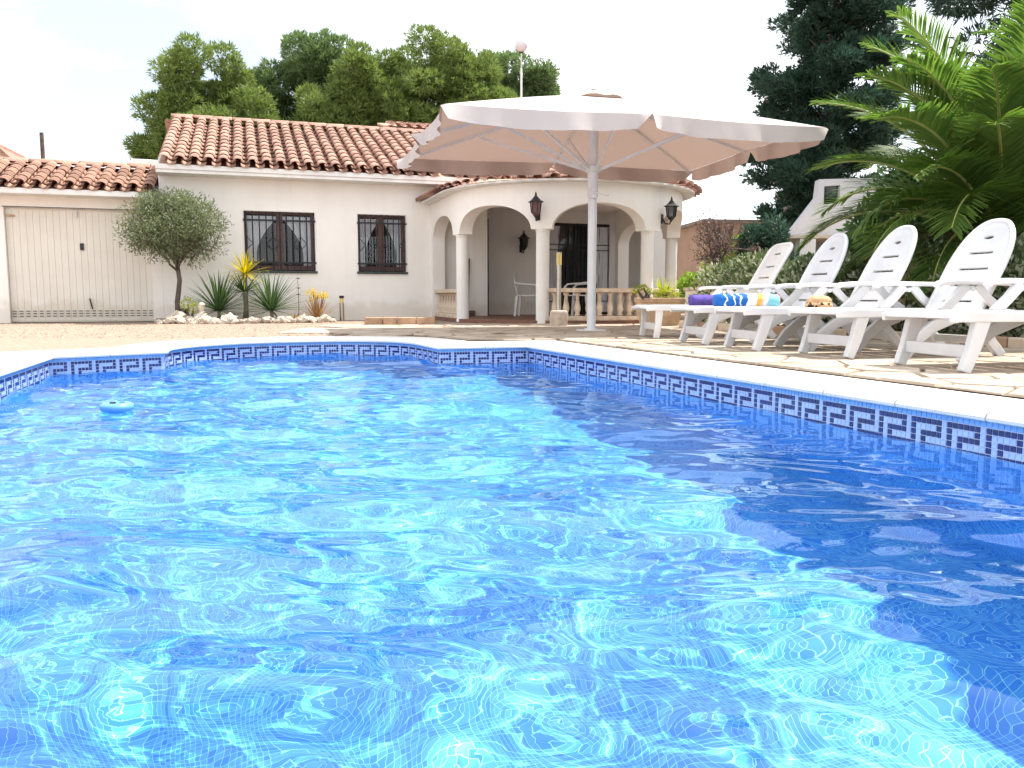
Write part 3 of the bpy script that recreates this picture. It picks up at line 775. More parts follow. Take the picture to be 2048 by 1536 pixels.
dr = MB().bb(-2.416, -.104, .10, .13, .0, 1.996).build('garage_door', 'garage_paint', garage)
npl = 22; pw = 2.312 / npl
for k in range(npl):
    x = -2.416 + k * pw; MB().bb(x + .0015, x + pw - .0015, .091, .0995, .02, 1.97).build('plank', 'garage_paint', dr, bevel=.003)
vs = MB()
for r in range(3):
    for k in range(npl): x = -2.416 + k * pw; vs.bb(x + .02, x + pw - .02, .076, .0815, .10 + r * .045, .112 + r * .045)
vs.build('vent_slots', 'sill', dr)['kind'] = 'stuff'
MB().bb(-1.27, -1.21, .06, .081, 1.28, 1.40).build('lock_plate', 'iron', dr)
MB().beam((-1.16, .06, .42), (-1.12, .06, .23), .02, .02).build('handle', 'iron', dr)
MB().bb(-1.32, -1.29, .05, .08, 1.86, 1.97).build('catch', 'steel', dr)
MB().bb(-2.40, -2.27, .06, .081, 1.84, 1.87).build('hinge', 'straw', dr)
b = MB(); b.bb(-2.44, -.08, -.006, .075, 2.001, 2.014); b.build('door_frame', 'iron', garage)

# porch: rounded arcade
PC = (7.276, -1.85); PR = 2.042; PT = .25
LST = 1.85                                                   # straight flank length
ARCL = PI * PR; TOT = 2 * LST + ARCL
def ppath(t, off=0):
    R = PR + off
    if t <= LST: return (PC[0] - R, -t)
    if t >= LST + ARCL: return (PC[0] + R, -(TOT - t))
    a = (t - LST) / PR - PI / 2; return (PC[0] + R * math.sin(a), PC[1] - R * math.cos(a))
CT = [LST + (a + PI / 2) * PR for a in (-1.486, -.554, .378, 1.31)]
half = .165; ends = [.16] + [x for c in CT for x in (c - half, c + half)] + [TOT - .16]
spans = [(ends[i], ends[i + 1]) for i in range(0, len(ends), 2)]
SPR, CRN, TOP = 1.55, 1.97, 2.29
def zb(t):
    for a, c in spans:
        if a < t < c:
            h = (c - a) / 2; u = (t - (a + c) / 2) / h; return SPR + (CRN - SPR) * math.sqrt(max(0, 1 - abs(u) ** 2.2))
    return SPR
ts = set([0, TOT])
for a, c in spans:
    for k in range(25): ts.add(a + (c - a) * (.5 - .5 * math.cos(PI * k / 24)))
for e_ in ends: ts.add(e_)
for k in range(60): ts.add(TOT * k / 59)
ts = sorted(ts); o_, i_ = PT / 2, -PT / 2
b = MB()
for a, c in zip(ts, ts[1:]):
    if c - a < 1e-5: continue
    za, zc = zb(a + 1e-6), zb(c - 1e-6)
    if a < .16 or c > TOT - .16 + 1e-9: za = zc = -.02
    A_, C_, D_, E_ = ppath(a, o_), ppath(c, o_), ppath(a, i_), ppath(c, i_)
    b.quad((*A_, za), (*C_, zc), (*C_, TOP), (*A_, TOP)); b.quad((*D_, za), (*D_, TOP), (*E_, TOP), (*E_, zc)); b.quad((*A_, za), (*D_, za), (*E_, zc), (*C_, zc)); b.quad((*A_, TOP), (*C_, TOP), (*E_, TOP), (*D_, TOP))
for t in (.16, TOT - .16):
    A_, D_ = ppath(t, o_), ppath(t, i_); b.quad((*A_, -.02), (*D_, -.02), (*D_, SPR), (*A_, SPR))
b.build('porch_arcade', 'stucco', house)
for c in CT:
    x, y = ppath(c); MB().lathe([(.118, 0.0), (.118, .04), (.112, .05), (.110, 1.50), (.118, 1.51), (.118, SPR + .02)], 20, (x, y, 0)).build('column', 'white_paint', house, smooth=False)
pts = [ppath(TOT * k / 40, .10) for k in range(41)]
pts[0] = (pts[0][0], -.002); pts[-1] = (pts[-1][0], -.002)
b = MB(); b.poly(pts, t=.07, fn=lambda u, v, w_: (u, v, w_ + .02)); b.build('porch_floor', 'terra_floor', house)
b = MB(); b.bb(6.302, 9.949, .002, .949, -.01, .055); b.build('recess_floor', 'terra_floor', house)
b = MB(); b.poly([ppath(TOT * k / 40, .0) for k in range(41)], t=.02, fn=lambda u, v, w_: (u, min(v, -.002), w_ + 2.275)); b.build('porch_ceiling', 'stucco', house)
b = MB(); b.bb(6.302, 9.949, .002, .949, 2.43, 2.46); b.build('recess_ceiling', 'stucco', house)
# porch roof: fan of tiles round a half cone
ap = (PC[0], .0, 3.02); eav = [ppath(TOT * k / 60, .34) for k in range(61)]
b = MB(); V = [(x, y, 2.32) for x, y in eav] + [(min(max(x, 6.3), 8.3) if True else x, -.01, 2.84) for x, y in eav] + [(x, y, 2.292) for x, y in eav] + [(*ppath(TOT * k / 60, .10), 2.292) for k in range(61)]
b.add(V[:122], [(i, i + 1, 62 + i, 61 + i) for i in range(60)]); pr = b.build('porch_roof', 'mortar', house)
b = MB(); b.add(V, [(i, 122 + i, 123 + i, i + 1) for i in range(60)] + [(122 + i, 183 + i, 184 + i, 123 + i) for i in range(60)]); b.build('porch_eave', 'fascia', house)
nrad = 44
for k in range(nrad + 1):
    t = TOT * (k + .5) / (nrad + 1); x, y = ppath(t, .42); tx, ty = min(max(x, 6.4), 8.2), 0.
    az = math.atan2(ty - y, tx - x) - PI / 2; dist = math.hypot(tx - x, ty - y); sl_ = math.atan2(.5, dist)
    for r in range(2):
        f = r * .345 / dist; o = bpy.data.objects.new('porch_tile', TM[('c', 'tile_clay')]); COL.objects.link(o); o.parent = pr
        o.location = (x + (tx - x) * f, y + (ty - y) * f, 2.335 + .5 * f); o.rotation_euler = (sl_, 0, az)
# balustrades
def baluster_mesh():
    b = MB(); b.lathe([(.05, 0), (.05, .03), (.032, .045), (.05, .09), (.056, .13), (.045, .19), (.03, .26), (.028, .33), (.04, .345), (.05, .36), (.05, .39)], 12); me = b.mesh('baluster'); me.materials.append(MATS['balus']); me.polygons.foreach_set('use_smooth', [True] * len(me.polygons)); return me
BM = baluster_mesh()
def balustrade(t0, t1, n):
    b = MB(); m = 12
    for z0, z1, hw in ((.055, .13, .085), (.522, .59, .10)):
        V = []
        for k in range(m + 1):
            t = t0 + (t1 - t0) * k / m
            for off, z in ((hw, z0), (hw, z1), (-hw, z1), (-hw, z0)): V.append((*ppath(t, off), z))
        F = [(0, 1, 2, 3), tuple(4 * m + j for j in (3, 2, 1, 0))]
        for k in range(m):
            for j in range(4): F.append((4 * k + j, 4 * k + 4 + j, 4 * k + 4 + (j + 1) % 4, 4 * k + (j + 1) % 4))
        b.add(V, F)
    r = b.build('balustrade', 'balus', house, fix=True, bevel=.01)
    for k in range(n):
        x, y = ppath(t0 + (t1 - t0) * (k + .5) / n); o = bpy.data.objects.new('baluster', BM); COL.objects.link(o); o.parent = r; o.location = (x, y, .131)
balustrade(.165, CT[0] - .11, 8); balustrade(CT[1] + .11, CT[2] - .11, 9); balustrade(CT[2] + .11, CT[3] - .11, 9); balustrade(CT[3] + .11, TOT - .165, 8)

# stone ledge beside the porch
def to_house(x, y, z=0):
    c, s_ = math.cos(HA), math.sin(HA); return (-6.5 + x * c - y * s_, 15.0 + x * s_ + y * c, z)
lg = empty('stone_ledge', (-2.35, 12.9, 0), math.radians(7), 'low rust-brown stone ledge on the paving left of the porch', 'ledge')
x = 0
while x < 1.12:
    wd = .16 + .16 * rr.random(); MB().box((x + wd / 2, .12 + rr.gauss(0, .008), .06), (wd - .012, .3, .125 + rr.gauss(0, .006))).build('stone', 'stone_rust', lg, bevel=.012); x += wd

# ------------------------------------------------------------------ parasol
def parasol():
    root = empty('parasol', (1.05, 10.75, 0), .26, 'large square cream parasol with scalloped valance on white pole', 'parasol')
    hx, hy, zr, za = 2.25, 1.68, 2.41, 3.02
    MB().lathe([(.2, .0), (.2, .012), (.19, .018), (.09, .02), (.09, .03)], 24).build('base_plate', 'alu', root)
    MB().tube([(0, 0, .02), (0, 0, 2.0)], .058, 20).build('pole', 'alu', root, smooth=False)
    MB().tube([(0, 0, 1.74), (0, 0, 2.98)], .068, 20).build('sleeve', 'alu', root)
    MB().lathe([(.08, 0), (.105, .015), (.105, .075), (.08, .09)], 20, (0, 0, 2.05)).build('hub', 'alu', root)
    c = MB(); c.box((-.03, -.085, 1.78), (.07, .09, .13)); c.tube([(-.03, -.13, 1.78), (-.03, -.17, 1.78), (.12, -.19, 1.74), (.13, -.24, 1.74)], .011, 8)
    c.build('crank', 'alu', root, fix=True)
    rim = [(-1, -1), (0, -1), (1, -1), (1, 0), (1, 1), (0, 1), (-1, 1), (-1, 0)]
    def rp(k): a, b_ = rim[k % 8]; return Vector((a * hx, b_ * hy, zr + (.0 if a and b_ else .03)))
    m = 24
    # canopy: eight panels, sagging between ribs, dipping from the crown
    V = []; F = []; ring0 = .10; rings = 9
    N_ = 8 * m
    for r in range(rings):
        f = ring0 + (1 - ring0) * r / (rings - 1)
        for k in range(8):
            for i in range(m):
                t = i / m; e0, e1 = rp(k), rp(k + 1); p = e0.lerp(e1, t) * 1.0
                x, y = p.x * f, p.y * f
                h = za + (p.z - za) * (f ** 1.12)
                sag = .02 * math.sin(PI * t) * f ** 1.5 * (1 - .3 * f)
                sc_ = 1 - .012 * math.sin(PI * t) * f
                V.append((x * sc_, y * sc_, h - sag))
    for r in range(rings - 1):
        for j in range(N_): j2 = (j + 1) % N_; F.append((r * N_ + j, r * N_ + N_ + j, r * N_ + N_ + j2, r * N_ + j2))
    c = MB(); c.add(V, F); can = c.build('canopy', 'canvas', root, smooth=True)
    # valance: hangs from the rim, drawn up into peaks at each rib
    V2 = []; F2 = []; base = (rings - 1) * N_; rows = 5; rv = random.Random(2)
    for q in range(rows):
        for k in range(8):
            for i in range(m):
                t = i / m; x, y, z = V[base + k * m + i]; l = math.hypot(x, y)
                peak = abs(math.sin(PI * t)) ** .16
                drop = .02 + .18 * peak
                fl = .035 * math.sin(t * PI * 4 + k * 1.3) + (.02 + .035 * abs(2 * t - 1) ** 3) * math.sin(t * 31 + k * 2.1) + .05 * (1 - peak)
                o_ = 1 + (fl + .01) * (q / (rows - 1)) / l * 1.0
                V2.append((x * o_, y * o_, z - .002 - drop * q / (rows - 1)))
    for q in range(rows - 1):
        for j in range(N_): j2 = (j + 1) % N_; F2.append((q * N_ + j, q * N_ + N_ + j, q * N_ + N_ + j2, q * N_ + j2))
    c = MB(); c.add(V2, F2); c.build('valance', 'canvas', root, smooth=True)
    # wind vent on the crown
    c = MB(); P_ = []
    for f, z in ((.0, .07), (.5, .01), (1, -.07)):
        P_ += [(math.cos(2 * PI * k / 24) * .42 * f + (1e-4 if f == 0 else 0), math.sin(2 * PI * k / 24) * .42 * f, za + z - (.02 if (k % 3 == 0 and f == 1) else 0)) for k in range(24)]
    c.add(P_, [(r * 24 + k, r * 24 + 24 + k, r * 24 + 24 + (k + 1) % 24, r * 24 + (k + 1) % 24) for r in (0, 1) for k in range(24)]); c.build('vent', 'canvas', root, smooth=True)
    MB().lathe([(.02, 0), (.05, .02), (.03, .05), (.008, .06)], 12, (0, 0, za + .06)).build('finial', 'alu', root)
    for k in range(8):
        e = rp(k); a = Vector((e.x * .03, e.y * .03, za - .07)); b_ = Vector((e.x * .985, e.y * .985, e.z - .03))
        pts_ = [a.lerp(b_, t) + Vector((0, 0, (za + (e.z - za) * t ** 1.12) - (za + (e.z - za) * t))) * 1.0 for t in (0, .25, .5, .75, 1)]
        rb = MB()
        for p, q in zip(pts_, pts_[1:]): rb.beam(p, q, .022, .035)
        rb = rb.build('rib', 'alu', root)
        mid = a.lerp(b_, .56) - Vector((0, 0, .03)); d = Vector((e.x, e.y, 0)).normalized()
        MB().beam((d.x * .1, d.y * .1, 2.09), mid, .022, .036).build('strut', 'alu', rb)
parasol()

# ------------------------------------------------------------------ loungers
def arch_outline(L, wd, top='round', n=20):
    h = wd / 2; P = [(0, -h), (0, h)]; r = h
    if top == 'round':
        x0 = L - .42; P += [(x0 + .42 * math.sin(a), h * math.cos(a) ** .8) for a in [PI / 2 * k / n for k in range(n)]] + [(L, 0)]
        P += [(x0 + .42 * math.sin(a), -h * math.cos(a) ** .8) for a in [PI / 2 * k / n for k in range(n - 1, -1, -1)]]
    else:
        x0 = L - .10; P += [(x0 + .10 * math.sin(a), h * math.cos(a) ** .45) for a in [PI / 2 * k / n for k in range(n)]] + [(L, 0)]
        P += [(x0 + .10 * math.sin(a), -h * math.cos(a) ** .45) for a in [PI / 2 * k / n for k in range(n - 1, -1, -1)]]
    return P
def slot(x, w2, h=.011): return [(x - h, -w2), (x + h, -w2 + .004), (x + h, w2 - .004), (x - h, w2)][::-1]
def lounger(loc, rz, label, top='round', ang=62, m='plastic', straight=False):
    root = empty('sun_lounger', loc, rz, label, 'sun lounger', 'white plastic sun loungers beside the pool')
    seat = MB(); holes = [slot(x, .17) for x in (.05, .22, .39, .56, .73, .90)]
    seat.poly([(-.13, -.27), (-.10, -.30), (1.20, -.30), (1.20, .30), (-.10, .30), (-.13, .27)][::-1], holes, .022, lambda u, v, w_: (u, v, w_ + .325))
    st = seat.build('seat', m, root, fix=True)
    for sy in (-1, 1):
        MB().sweep([(-.12, sy * .305, .31), (-.05, sy * .305, .322), (.6, sy * .305, .322), (1.3, sy * .305, .318), (1.55, sy * .305, .30)], .034, [.045, .06, .06, .06, .05]).build('side_rail', m, root, fix=True, bevel=.008)
        # foot leg, middle leg, rear leg
        if straight: MB().sweep([(0, sy * .285, 0), (.02, sy * .285, .15), (.03, sy * .285, .31)], .05, [.06, .065, .08]).build('leg', m, root, fix=True, bevel=.008)
        else: MB().sweep([(0, sy * .285, 0), (.05, sy * .285, .13), (.10, sy * .285, .31)], .05, [.065, .08, .10]).build('leg', m, root, fix=True, bevel=.008)
        MB().sweep([(.46, sy * .285, 0), (.55, sy * .285, .12), (.68, sy * .285, .22), (.86, sy * .285, .29), (.95, sy * .285, .31)], .05, [.07, .08, .085, .09, .07]).build('leg', m, root, fix=True, bevel=.008)
        MB().sweep([(1.30, sy * .285, 0), (1.17, sy * .285, .14), (1.05, sy * .285, .25), (.98, sy * .285, .305)], .05, [.07, .075, .085, .09]).build('leg', m, root, fix=True, bevel=.008)
        # arm and its supports
        MB().sweep([(.66, sy * .335, .515), (.69, sy * .335, .537), (.8, sy * .335, .545), (1.2, sy * .335, .54), (1.38, sy * .335, .53)], .075, [.03, .035, .035, .035, .03]).build('armrest', m, root, fix=True, bevel=.01)
        a = MB(); a.sweep([(.72, sy * .33, .33), (.83, sy * .33, .43), (.92, sy * .33, .53)], .04, [.075, .07, .08]); a.build('arm_support', m, root, fix=True, bevel=.008)
        a = MB(); a.sweep([(1.24, sy * .335, .33), (1.10, sy * .335, .43), (1.0, sy * .335, .53)], .036, [.07, .06, .07]); a.build('arm_support', m, root, fix=True, bevel=.008)
        MB().tube([(.955, sy * .30, .495), (.955, sy * .362, .495)], .018, 12).build('pivot', m, root)
    cr = MB(); cr.beam((.035, -.27, .12), (.035, .27, .12), .022, .075); cr.build('cross_bar', m, root, bevel=.006)
    cr = MB(); cr.beam((1.20, -.27, .11), (1.20, .27, .11), .022, .06); cr.build('cross_bar', m, root, bevel=.006)
    A_ = math.radians(ang); L_ = .80; ca, sa = math.cos(A_), math.sin(A_)
    fn = lambda u, v, w_: (1.10 + u * ca - w_ * sa, v, .315 + u * sa + w_ * ca)
    out = arch_outline(L_, .55, top)
    hl = [slot(x, .15 if x < .5 else .12) for x in (.10, .24, .38, .52)] + ([[(.655 + .016 * math.cos(t), .05 * math.sin(t)) for t in [2 * PI * k / 10 for k in range(10)]]] if top == 'round' else [slot(.68, .09, .013)])
    bk = MB(); bk.poly(out, hl, .02, fn); back = bk.build('backrest', m, root, fix=True, bevel=.003)
    # raised rim round the back
    rim = MB(); pts_ = [fn(u, v, .004) for u, v in out[1:]] + [fn(*out[0], .004)]
    rim.tube(pts_, .021, 8); rim.build('rim', m, back, smooth=True)
    return root
lounger((1.50, 8.88, .008), math.radians(6), 'square-topped white plastic lounger nearest the porch, farthest in the row', 'square', 60, 'plastic_old', True)
lounger((1.72, 7.70, .008), math.radians(9), 'round-backed white lounger with rolled towels, second from the porch', ang=63)
lounger((1.94, 6.86, .008), math.radians(8), 'round-backed white lounger with a straw hat, middle of the row', ang=63)
lounger((2.34, 6.06, .008), math.radians(13), 'round-backed white lounger whose whole back shows rightmost', ang=62)
lounger((2.57, 4.97, .008), math.radians(11), 'nearest white lounger, cut off by the right edge of the photo', ang=62)

# towels, hat, float
def roll(name, loc, rz, L_, r, m, label, cat, ends=None):
    root = empty(name, loc, rz, label, cat); V = []; b = MB()
    n, k = 20, 9
    for i in range(k):
        x = -L_ / 2 + L_ * i / (k - 1); q = r * (1 - .10 * abs(2 * i / (k - 1) - 1) ** 6) * (1 + .035 * math.sin(i * 2.1))
        V += [(x, q * 1.12 * math.cos(2 * PI * j / n) * (1 + .02 * math.sin(3 * j + i)), max(-r * .97, q * math.sin(2 * PI * j / n)) + r * .97) for j in range(n)]
    F = [(i * n + j, i * n + (j + 1) % n, i * n + n + (j + 1) % n, i * n + n + j) for i in range(k - 1) for j in range(n)] + [tuple(range(n - 1, -1, -1)), tuple((k - 1) * n + j for j in range(n))]
    b.add(V, F); b.build('roll', m, root, smooth=True)
    sp = []
    for t in range(46):
        a = t * .34; q = r * .95 * (1 - t / 52); sp.append((L_ / 2 + .002, q * 1.1 * math.cos(a), q * math.sin(a) + r * .97))
    MB().tube(sp, .006, 5).build('rolled_edge', ends or m, root, smooth=True)
    return root
roll('rolled_towel', (1.98, 8.30, .346), math.radians(4), .34, .062, 'purple_cloth', 'purple rolled-up towel lying left of the striped one', 'towel')
roll('rolled_cloth', (2.25, 8.33, .346), math.radians(4), .16, .045, 'aqua_cloth', 'small pale green rolled cloth between the two rolled towels', 'cloth')
roll('rolled_towel', (2.18, 7.58, .346), math.radians(5), .60, .066, 'towel', 'blue striped beach towel rolled up with a red end', 'towel', 'red_cloth')
ht = empty('straw_hat', (2.62, 6.95, .34), 0, 'straw sun hat with dark speckled band lying on a lounger', 'hat')
MB().lathe([(.17, .004), (.172, .009), (.11, .016), (.108, .02)], 28).build('brim', 'straw', ht, smooth=True)
MB().lathe([(.109, .012), (.112, .03), (.106, .06)], 28).build('band', 'straw_band', ht, smooth=True)
MB().lathe([(.107, .055), (.10, .085), (.075, .11), (.03, .12), (.002, .122)], 28).build('crown', 'straw', ht, smooth=True)
fl = empty('pool_float', (-2.2, 4.47, WZ), .3, 'small blue ring-shaped dispenser floating in the pool', 'pool float')
V = []; F = []
for i in range(28):
    for j in range(12):
        a, q = 2 * PI * i / 28, 2 * PI * j / 12; R_ = .072 + .032 * math.cos(q); V.append((R_ * math.cos(a), R_ * math.sin(a), .026 + .03 * math.sin(q)))
for i in range(28):
    for j in range(12): F.append((i * 12 + j, (i + 1) % 28 * 12 + j, (i + 1) % 28 * 12 + (j + 1) % 12, i * 12 + (j + 1) % 12))
b = MB(); b.add(V, F); b.build('ring', 'blue_float', fl, smooth=True)
MB().lathe([(.05, -.09), (.05, .035), (.042, .045), (.01, .047)], 18).build('cartridge', 'blue_float', fl, smooth=False)
MB().box((-.02, -.015, .054), (.035, .02, .014)).build('catch', 'door_dark', fl); MB().box((.03, .02, .054), (.03, .02, .012)).build('catch', 'tile_strip', fl)

fl.scale = (.86, .86, .86)
# ------------------------------------------------------------------ lanterns, lights, porch furniture
def lantern(name, loc, rz, label, glass, arm=True, s_=1.0):
    r = empty(name, loc, rz, label, 'lantern', 'black wall lanterns on the porch')        # local -y points away from the wall
    yo = -.20 * s_
    g = MB(); g.lathe([(.045 * s_, -.17 * s_), (.075 * s_, -.12 * s_), (.098 * s_, .06 * s_)], 6, (0, yo, 0)); g.build('glass_body', glass, r)
    for k in range(6):
        a = 2 * PI * k / 6; MB().tube([(.077 * s_ * math.cos(a), yo + .077 * s_ * math.sin(a), -.125 * s_), (.101 * s_ * math.cos(a), yo + .101 * s_ * math.sin(a), .06 * s_)], .007, 6).build('rib', 'iron', r)
    MB().lathe([(.14 * s_, .058 * s_), (.143 * s_, .066 * s_), (.085 * s_, .10 * s_), (.045 * s_, .145 * s_), (.022 * s_, .17 * s_), (.02 * s_, .19 * s_), (.008 * s_, .24 * s_)], 6, (0, yo, 0)).build('cap', 'iron', r)
    MB().lathe([(.01, -.215 * s_), (.025 * s_, -.19 * s_), (.048 * s_, -.165 * s_)], 6, (0, yo, 0)).build('finial', 'iron', r)
    MB().tube([(0, -.012, -.14 * s_), (0, -.07, -.24 * s_), (0, yo + .03, -.25 * s_), (0, yo, -.19 * s_)], .012, 8).build('bracket', 'iron', r, smooth=True)
    MB().box((0, -.006, -.15 * s_), (.075 * s_, .012, .17 * s_)).build('wall_plate', 'iron', r, bevel=.004)
    return r
def pworld(t, off, z):
    x, y = ppath(t, off); return to_house(x, y, z)
def pang(t):
    a = (min(max(t, LST), LST + ARCL) - LST) / PR - PI / 2; return HA + a
lantern('wall_lantern', pworld(CT[1] - .05, PT / 2 + .001, 1.90), pang(CT[1]), 'dark red glass lantern on the wall between the two front arches', 'lamp_glass', s_=.92)
lantern('wall_lantern', pworld(CT[2] + .22, PT / 2 + .001, 1.90), pang(CT[2] + .22), 'black lantern mounted above the right-hand porch column', 'glass_dark', s_=.92)
lp = lantern('wall_lantern', to_house(7.35, .948, 1.66), HA, 'black wrought-iron lantern hanging inside the porch on a scrolled arm', 'door_dark', s_=1.0)
MB().box((0, 0, 0), (.16, .12, .2)).build('speaker_box', 'door_dark', None, bevel=.01)
sb = bpy.data.objects['speaker_box']; sb.location = to_house(9.72, .85, 1.98); sb.rotation_euler = (0, 0, HA); tag(sb, 'small black box fixed high on the porch back wall', 'box')

bl = empty('bollard_light', (.72, 12.55, 0), 0, 'slim steel bollard lamp with amber top on a stone block', 'garden lamp', 'bollard lamps by the house')
MB().box((0, 0, .11), (.26, .26, .26)).build('stone_base', 'rock', bl, bevel=.03)
MB().tube([(0, 0, .24), (0, 0, .93)], .036, 16).build('post', 'steel', bl)
MB().tube([(0, 0, .931), (0, 0, 1.11)], .04, 16).build('lamp', 'lamp_amber', bl); MB().tube([(0, 0, 1.111), (0, 0, 1.125)], .043, 16).build('cap', 'steel', bl)
b2 = empty('bollard_light', to_house(3.25, -.55), 0, 'short dark bollard lamp among the plants by the house wall', 'garden lamp', 'bollard lamps by the house')
MB().tube([(0, 0, 0), (0, 0, .33)], .045, 14).build('post', 'steel', b2); MB().tube([(0, 0, .331), (0, 0, .42)], .035, 14).build('lamp', 'lamp_amber', b2); MB().tube([(0, 0, .421), (0, 0, .47)], .045, 14).build('cap', 'iron', b2)
fld = empty('flood_light', to_house(.42, -.55, .02), -.2, 'small black floodlight on the ground at the olive trunk', 'floodlight')
MB().box((0, 0, .16), (.18, .07, .12)).build('housing', 'iron', fld, bevel=.008); MB().box((0, -.037, .16), (.15, .004, .09)).build('lens', 'glass_dark', fld); MB().box((0, 0, .05), (.05, .05, .11)).build('stand', 'iron', fld)
bs = empty('broom', to_house(5.85, -.12, .05), 0, 'thin dark broom leaning on the wall behind the left balustrade', 'broom')
MB().tube([(0, 0, .08), (.02, .1, 1.18)], .014, 8).build('handle', 'door_dark', bs); MB().box((0, 0, .06), (.28, .05, .12)).build('head', 'wood_brown', bs)

def chair(loc, rz, label):
    r = empty('garden_chair', loc, rz, label, 'chair', 'white plastic chairs in the porch')       # faces +x
    MB().poly([(-.2, -.2), (.22, -.22), (.22, .22), (-.2, .2)][::-1], [slot(x, .12, .009) for x in (-.1, 0, .1)], .02, lambda u, v, w_: (u, v, w_ + .42)).build('seat', 'plastic_old', r, fix=True)
    fn = lambda u, v, w_: (-.2 - u * .22 + w_, v, .43 + u)
    out = [(0, -.2), (0, .2), (.2, .23), (.34, .2), (.40, .1), (.41, 0), (.40, -.1), (.34, -.2), (.2, -.23)]
    MB().poly(out, [[(.06, y - .015), (.06, y + .015), (.3, y + .015), (.3, y - .015)] for y in (-.14, -.07, 0, .07, .14)], .018, fn).build('backrest', 'plastic_old', r, fix=True)
    for sx, sy in ((-1, -1), (-1, 1), (1, -1), (1, 1)): MB().sweep([(sx * .25, sy * .24, 0), (sx * .21, sy * .22, .41)], .045, [.045, .055]).build('leg', 'plastic_old', r, fix=True, bevel=.006)
    for sy in (-1, 1): MB().sweep([(.21, sy * .235, .42), (.22, sy * .255, .58), (.16, sy * .26, .635), (-.1, sy * .26, .65), (-.25, sy * .22, .67)], .05, [.045, .045, .03, .03, .03]).build('armrest', 'plastic_old', r, fix=True, bevel=.006)
chair(to_house(7.02, -.55, .058), HA - .5, 'white plastic chair seen through the entrance arch')
chair(to_house(7.75, -1.5, .058), HA + 2.4, 'white plastic chair standing behind the front balustrade')
an = empty('antenna_mast', (.19, 17.0, 3.4), 0, 'thin mast with a pale globe antenna above the roof', 'antenna')
MB().tube([(0, 0, 0), (0, 0, 1.65)], .02, 8).build('mast', 'alu', an); MB().tube([(0, 0, 1.65), (0, 0, 1.98)], .012, 8).build('rod', 'steel', an)
MB().lathe([(.03, -.13), (.09, -.1), (.13, -.03), (.135, .03), (.11, .09), (.06, .125), (.003, .135)], 20, (0, 0, 2.1)).build('globe', 'globe', an, smooth=True)
MB().box((0, 0, 1.965), (.09, .05, .03)).build('bracket', 'iron', an)

# ------------------------------------------------------------------ vegetation helpers
def unit(rng, n):
    v = rng.normal(size=(n, 3)); return v / np.linalg.norm(v, axis=1, keepdims=True)
def leaves(P, D, Lg, Wd, rng, twist=None, fold=.0):
    # one kite-shaped leaf per point along direction D
    n = len(P); D = D / np.linalg.norm(D, axis=1, keepdims=True)
    R = unit(rng, n) if twist is None else twist; S = np.cross(D, R); S /= np.linalg.norm(S, axis=1, keepdims=True) + 1e-9
    Lg = np.broadcast_to(np.asarray(Lg, float), (n,))[:, None]; Wd = np.broadcast_to(np.asarray(Wd, float), (n,))[:, None]
    mid = P + D * Lg * .45
    V = np.stack([P, mid + S * Wd / 2, P + D * Lg, mid - S * Wd / 2], 1).reshape(-1, 3)
    return V, np.arange(4 * n).reshape(n, 4)
def join(parts):
    V = []; F = []; o = 0
    for v, f in parts: V.append(v); F.append(f + o); o += len(v)
    return np.concatenate(V), np.concatenate(F)
def blob(rng, c, r, n, shell=.55):
    u = unit(rng, n); q = (shell + (1 - shell) * rng.random(n)) ** 1.0
    return np.asarray(c) + u * (q[:, None] * np.asarray(r)), u
def limb(b, p0, p1, r0, r1, rng, n=5, wob=.06):
    p0, p1 = Vector(p0), Vector(p1); l = (p1 - p0).length; pts_ = []
    for i in range(n + 1):
        t = i / n; p = p0.lerp(p1, t)
        if 0 < i < n: p += Vector(rng.normal(0, wob * l, 3))
        pts_.append(p)
    b.tube(pts_, [r0 + (r1 - r0) * i / n for i in range(n + 1)], 7); return pts_
def pine(loc, blobs, label, name='pine_tree', m='pine_leaf', h0=2.5, tr=.18, dens=75, seed=1, lean=0, nl=.24, nw=.040, sub=13):
    rng = np.random.default_rng(seed)
    root = empty(name, loc, 0, label, 'tree', 'pine trees behind the house' if name == 'pine_tree' else None)
    top = max(c[2] for c, r in blobs); b = MB(); pts_ = limb(b, (0, 0, -.1), (lean, 0, top), tr, tr * .3, rng, 7, .012)
    for c, r in blobs:
        z = max(h0, c[2] - .6 - .3 * abs(c[0])); f = z / top; limb(b, (lean * f, 0, z), (c[0], c[1], c[2] - r[2] * .3), tr * .42, tr * .12, rng, 4, .04)
    b.build('trunk', 'bark', root, smooth=True)
    parts = []
    for c, r in blobs:
        r = np.asarray(r) * 1.22; c = np.asarray(c)
        for k in range(sub):
            u = unit(rng, 1)[0]; u[2] = u[2] * .8 + .15
            sc_ = rng.uniform(.30, .52); cc = c + u * r * rng.uniform(.55, .85); sr = r * sc_ * np.array([1, 1, .8])
            n = int(dens * (sr[0] * sr[1] + sr[0] * sr[2] * 2) / .5) + 30
            P_, U_ = blob(rng, cc, sr, n, .6); P_[:, 2] += .05 * U_[:, 2]
            for q in range(6):
                D = U_ * .8 + rng.normal(0, .55, (n, 3)) + np.array([0, 0, .35]); parts.append(leaves(P_ + rng.normal(0, .015, (n, 3)), D, nl * rng.uniform(.7, 1.2, n), nw, rng))
    V, F = join(parts); link('crown', np_mesh('crown', V, F), m, root); return root

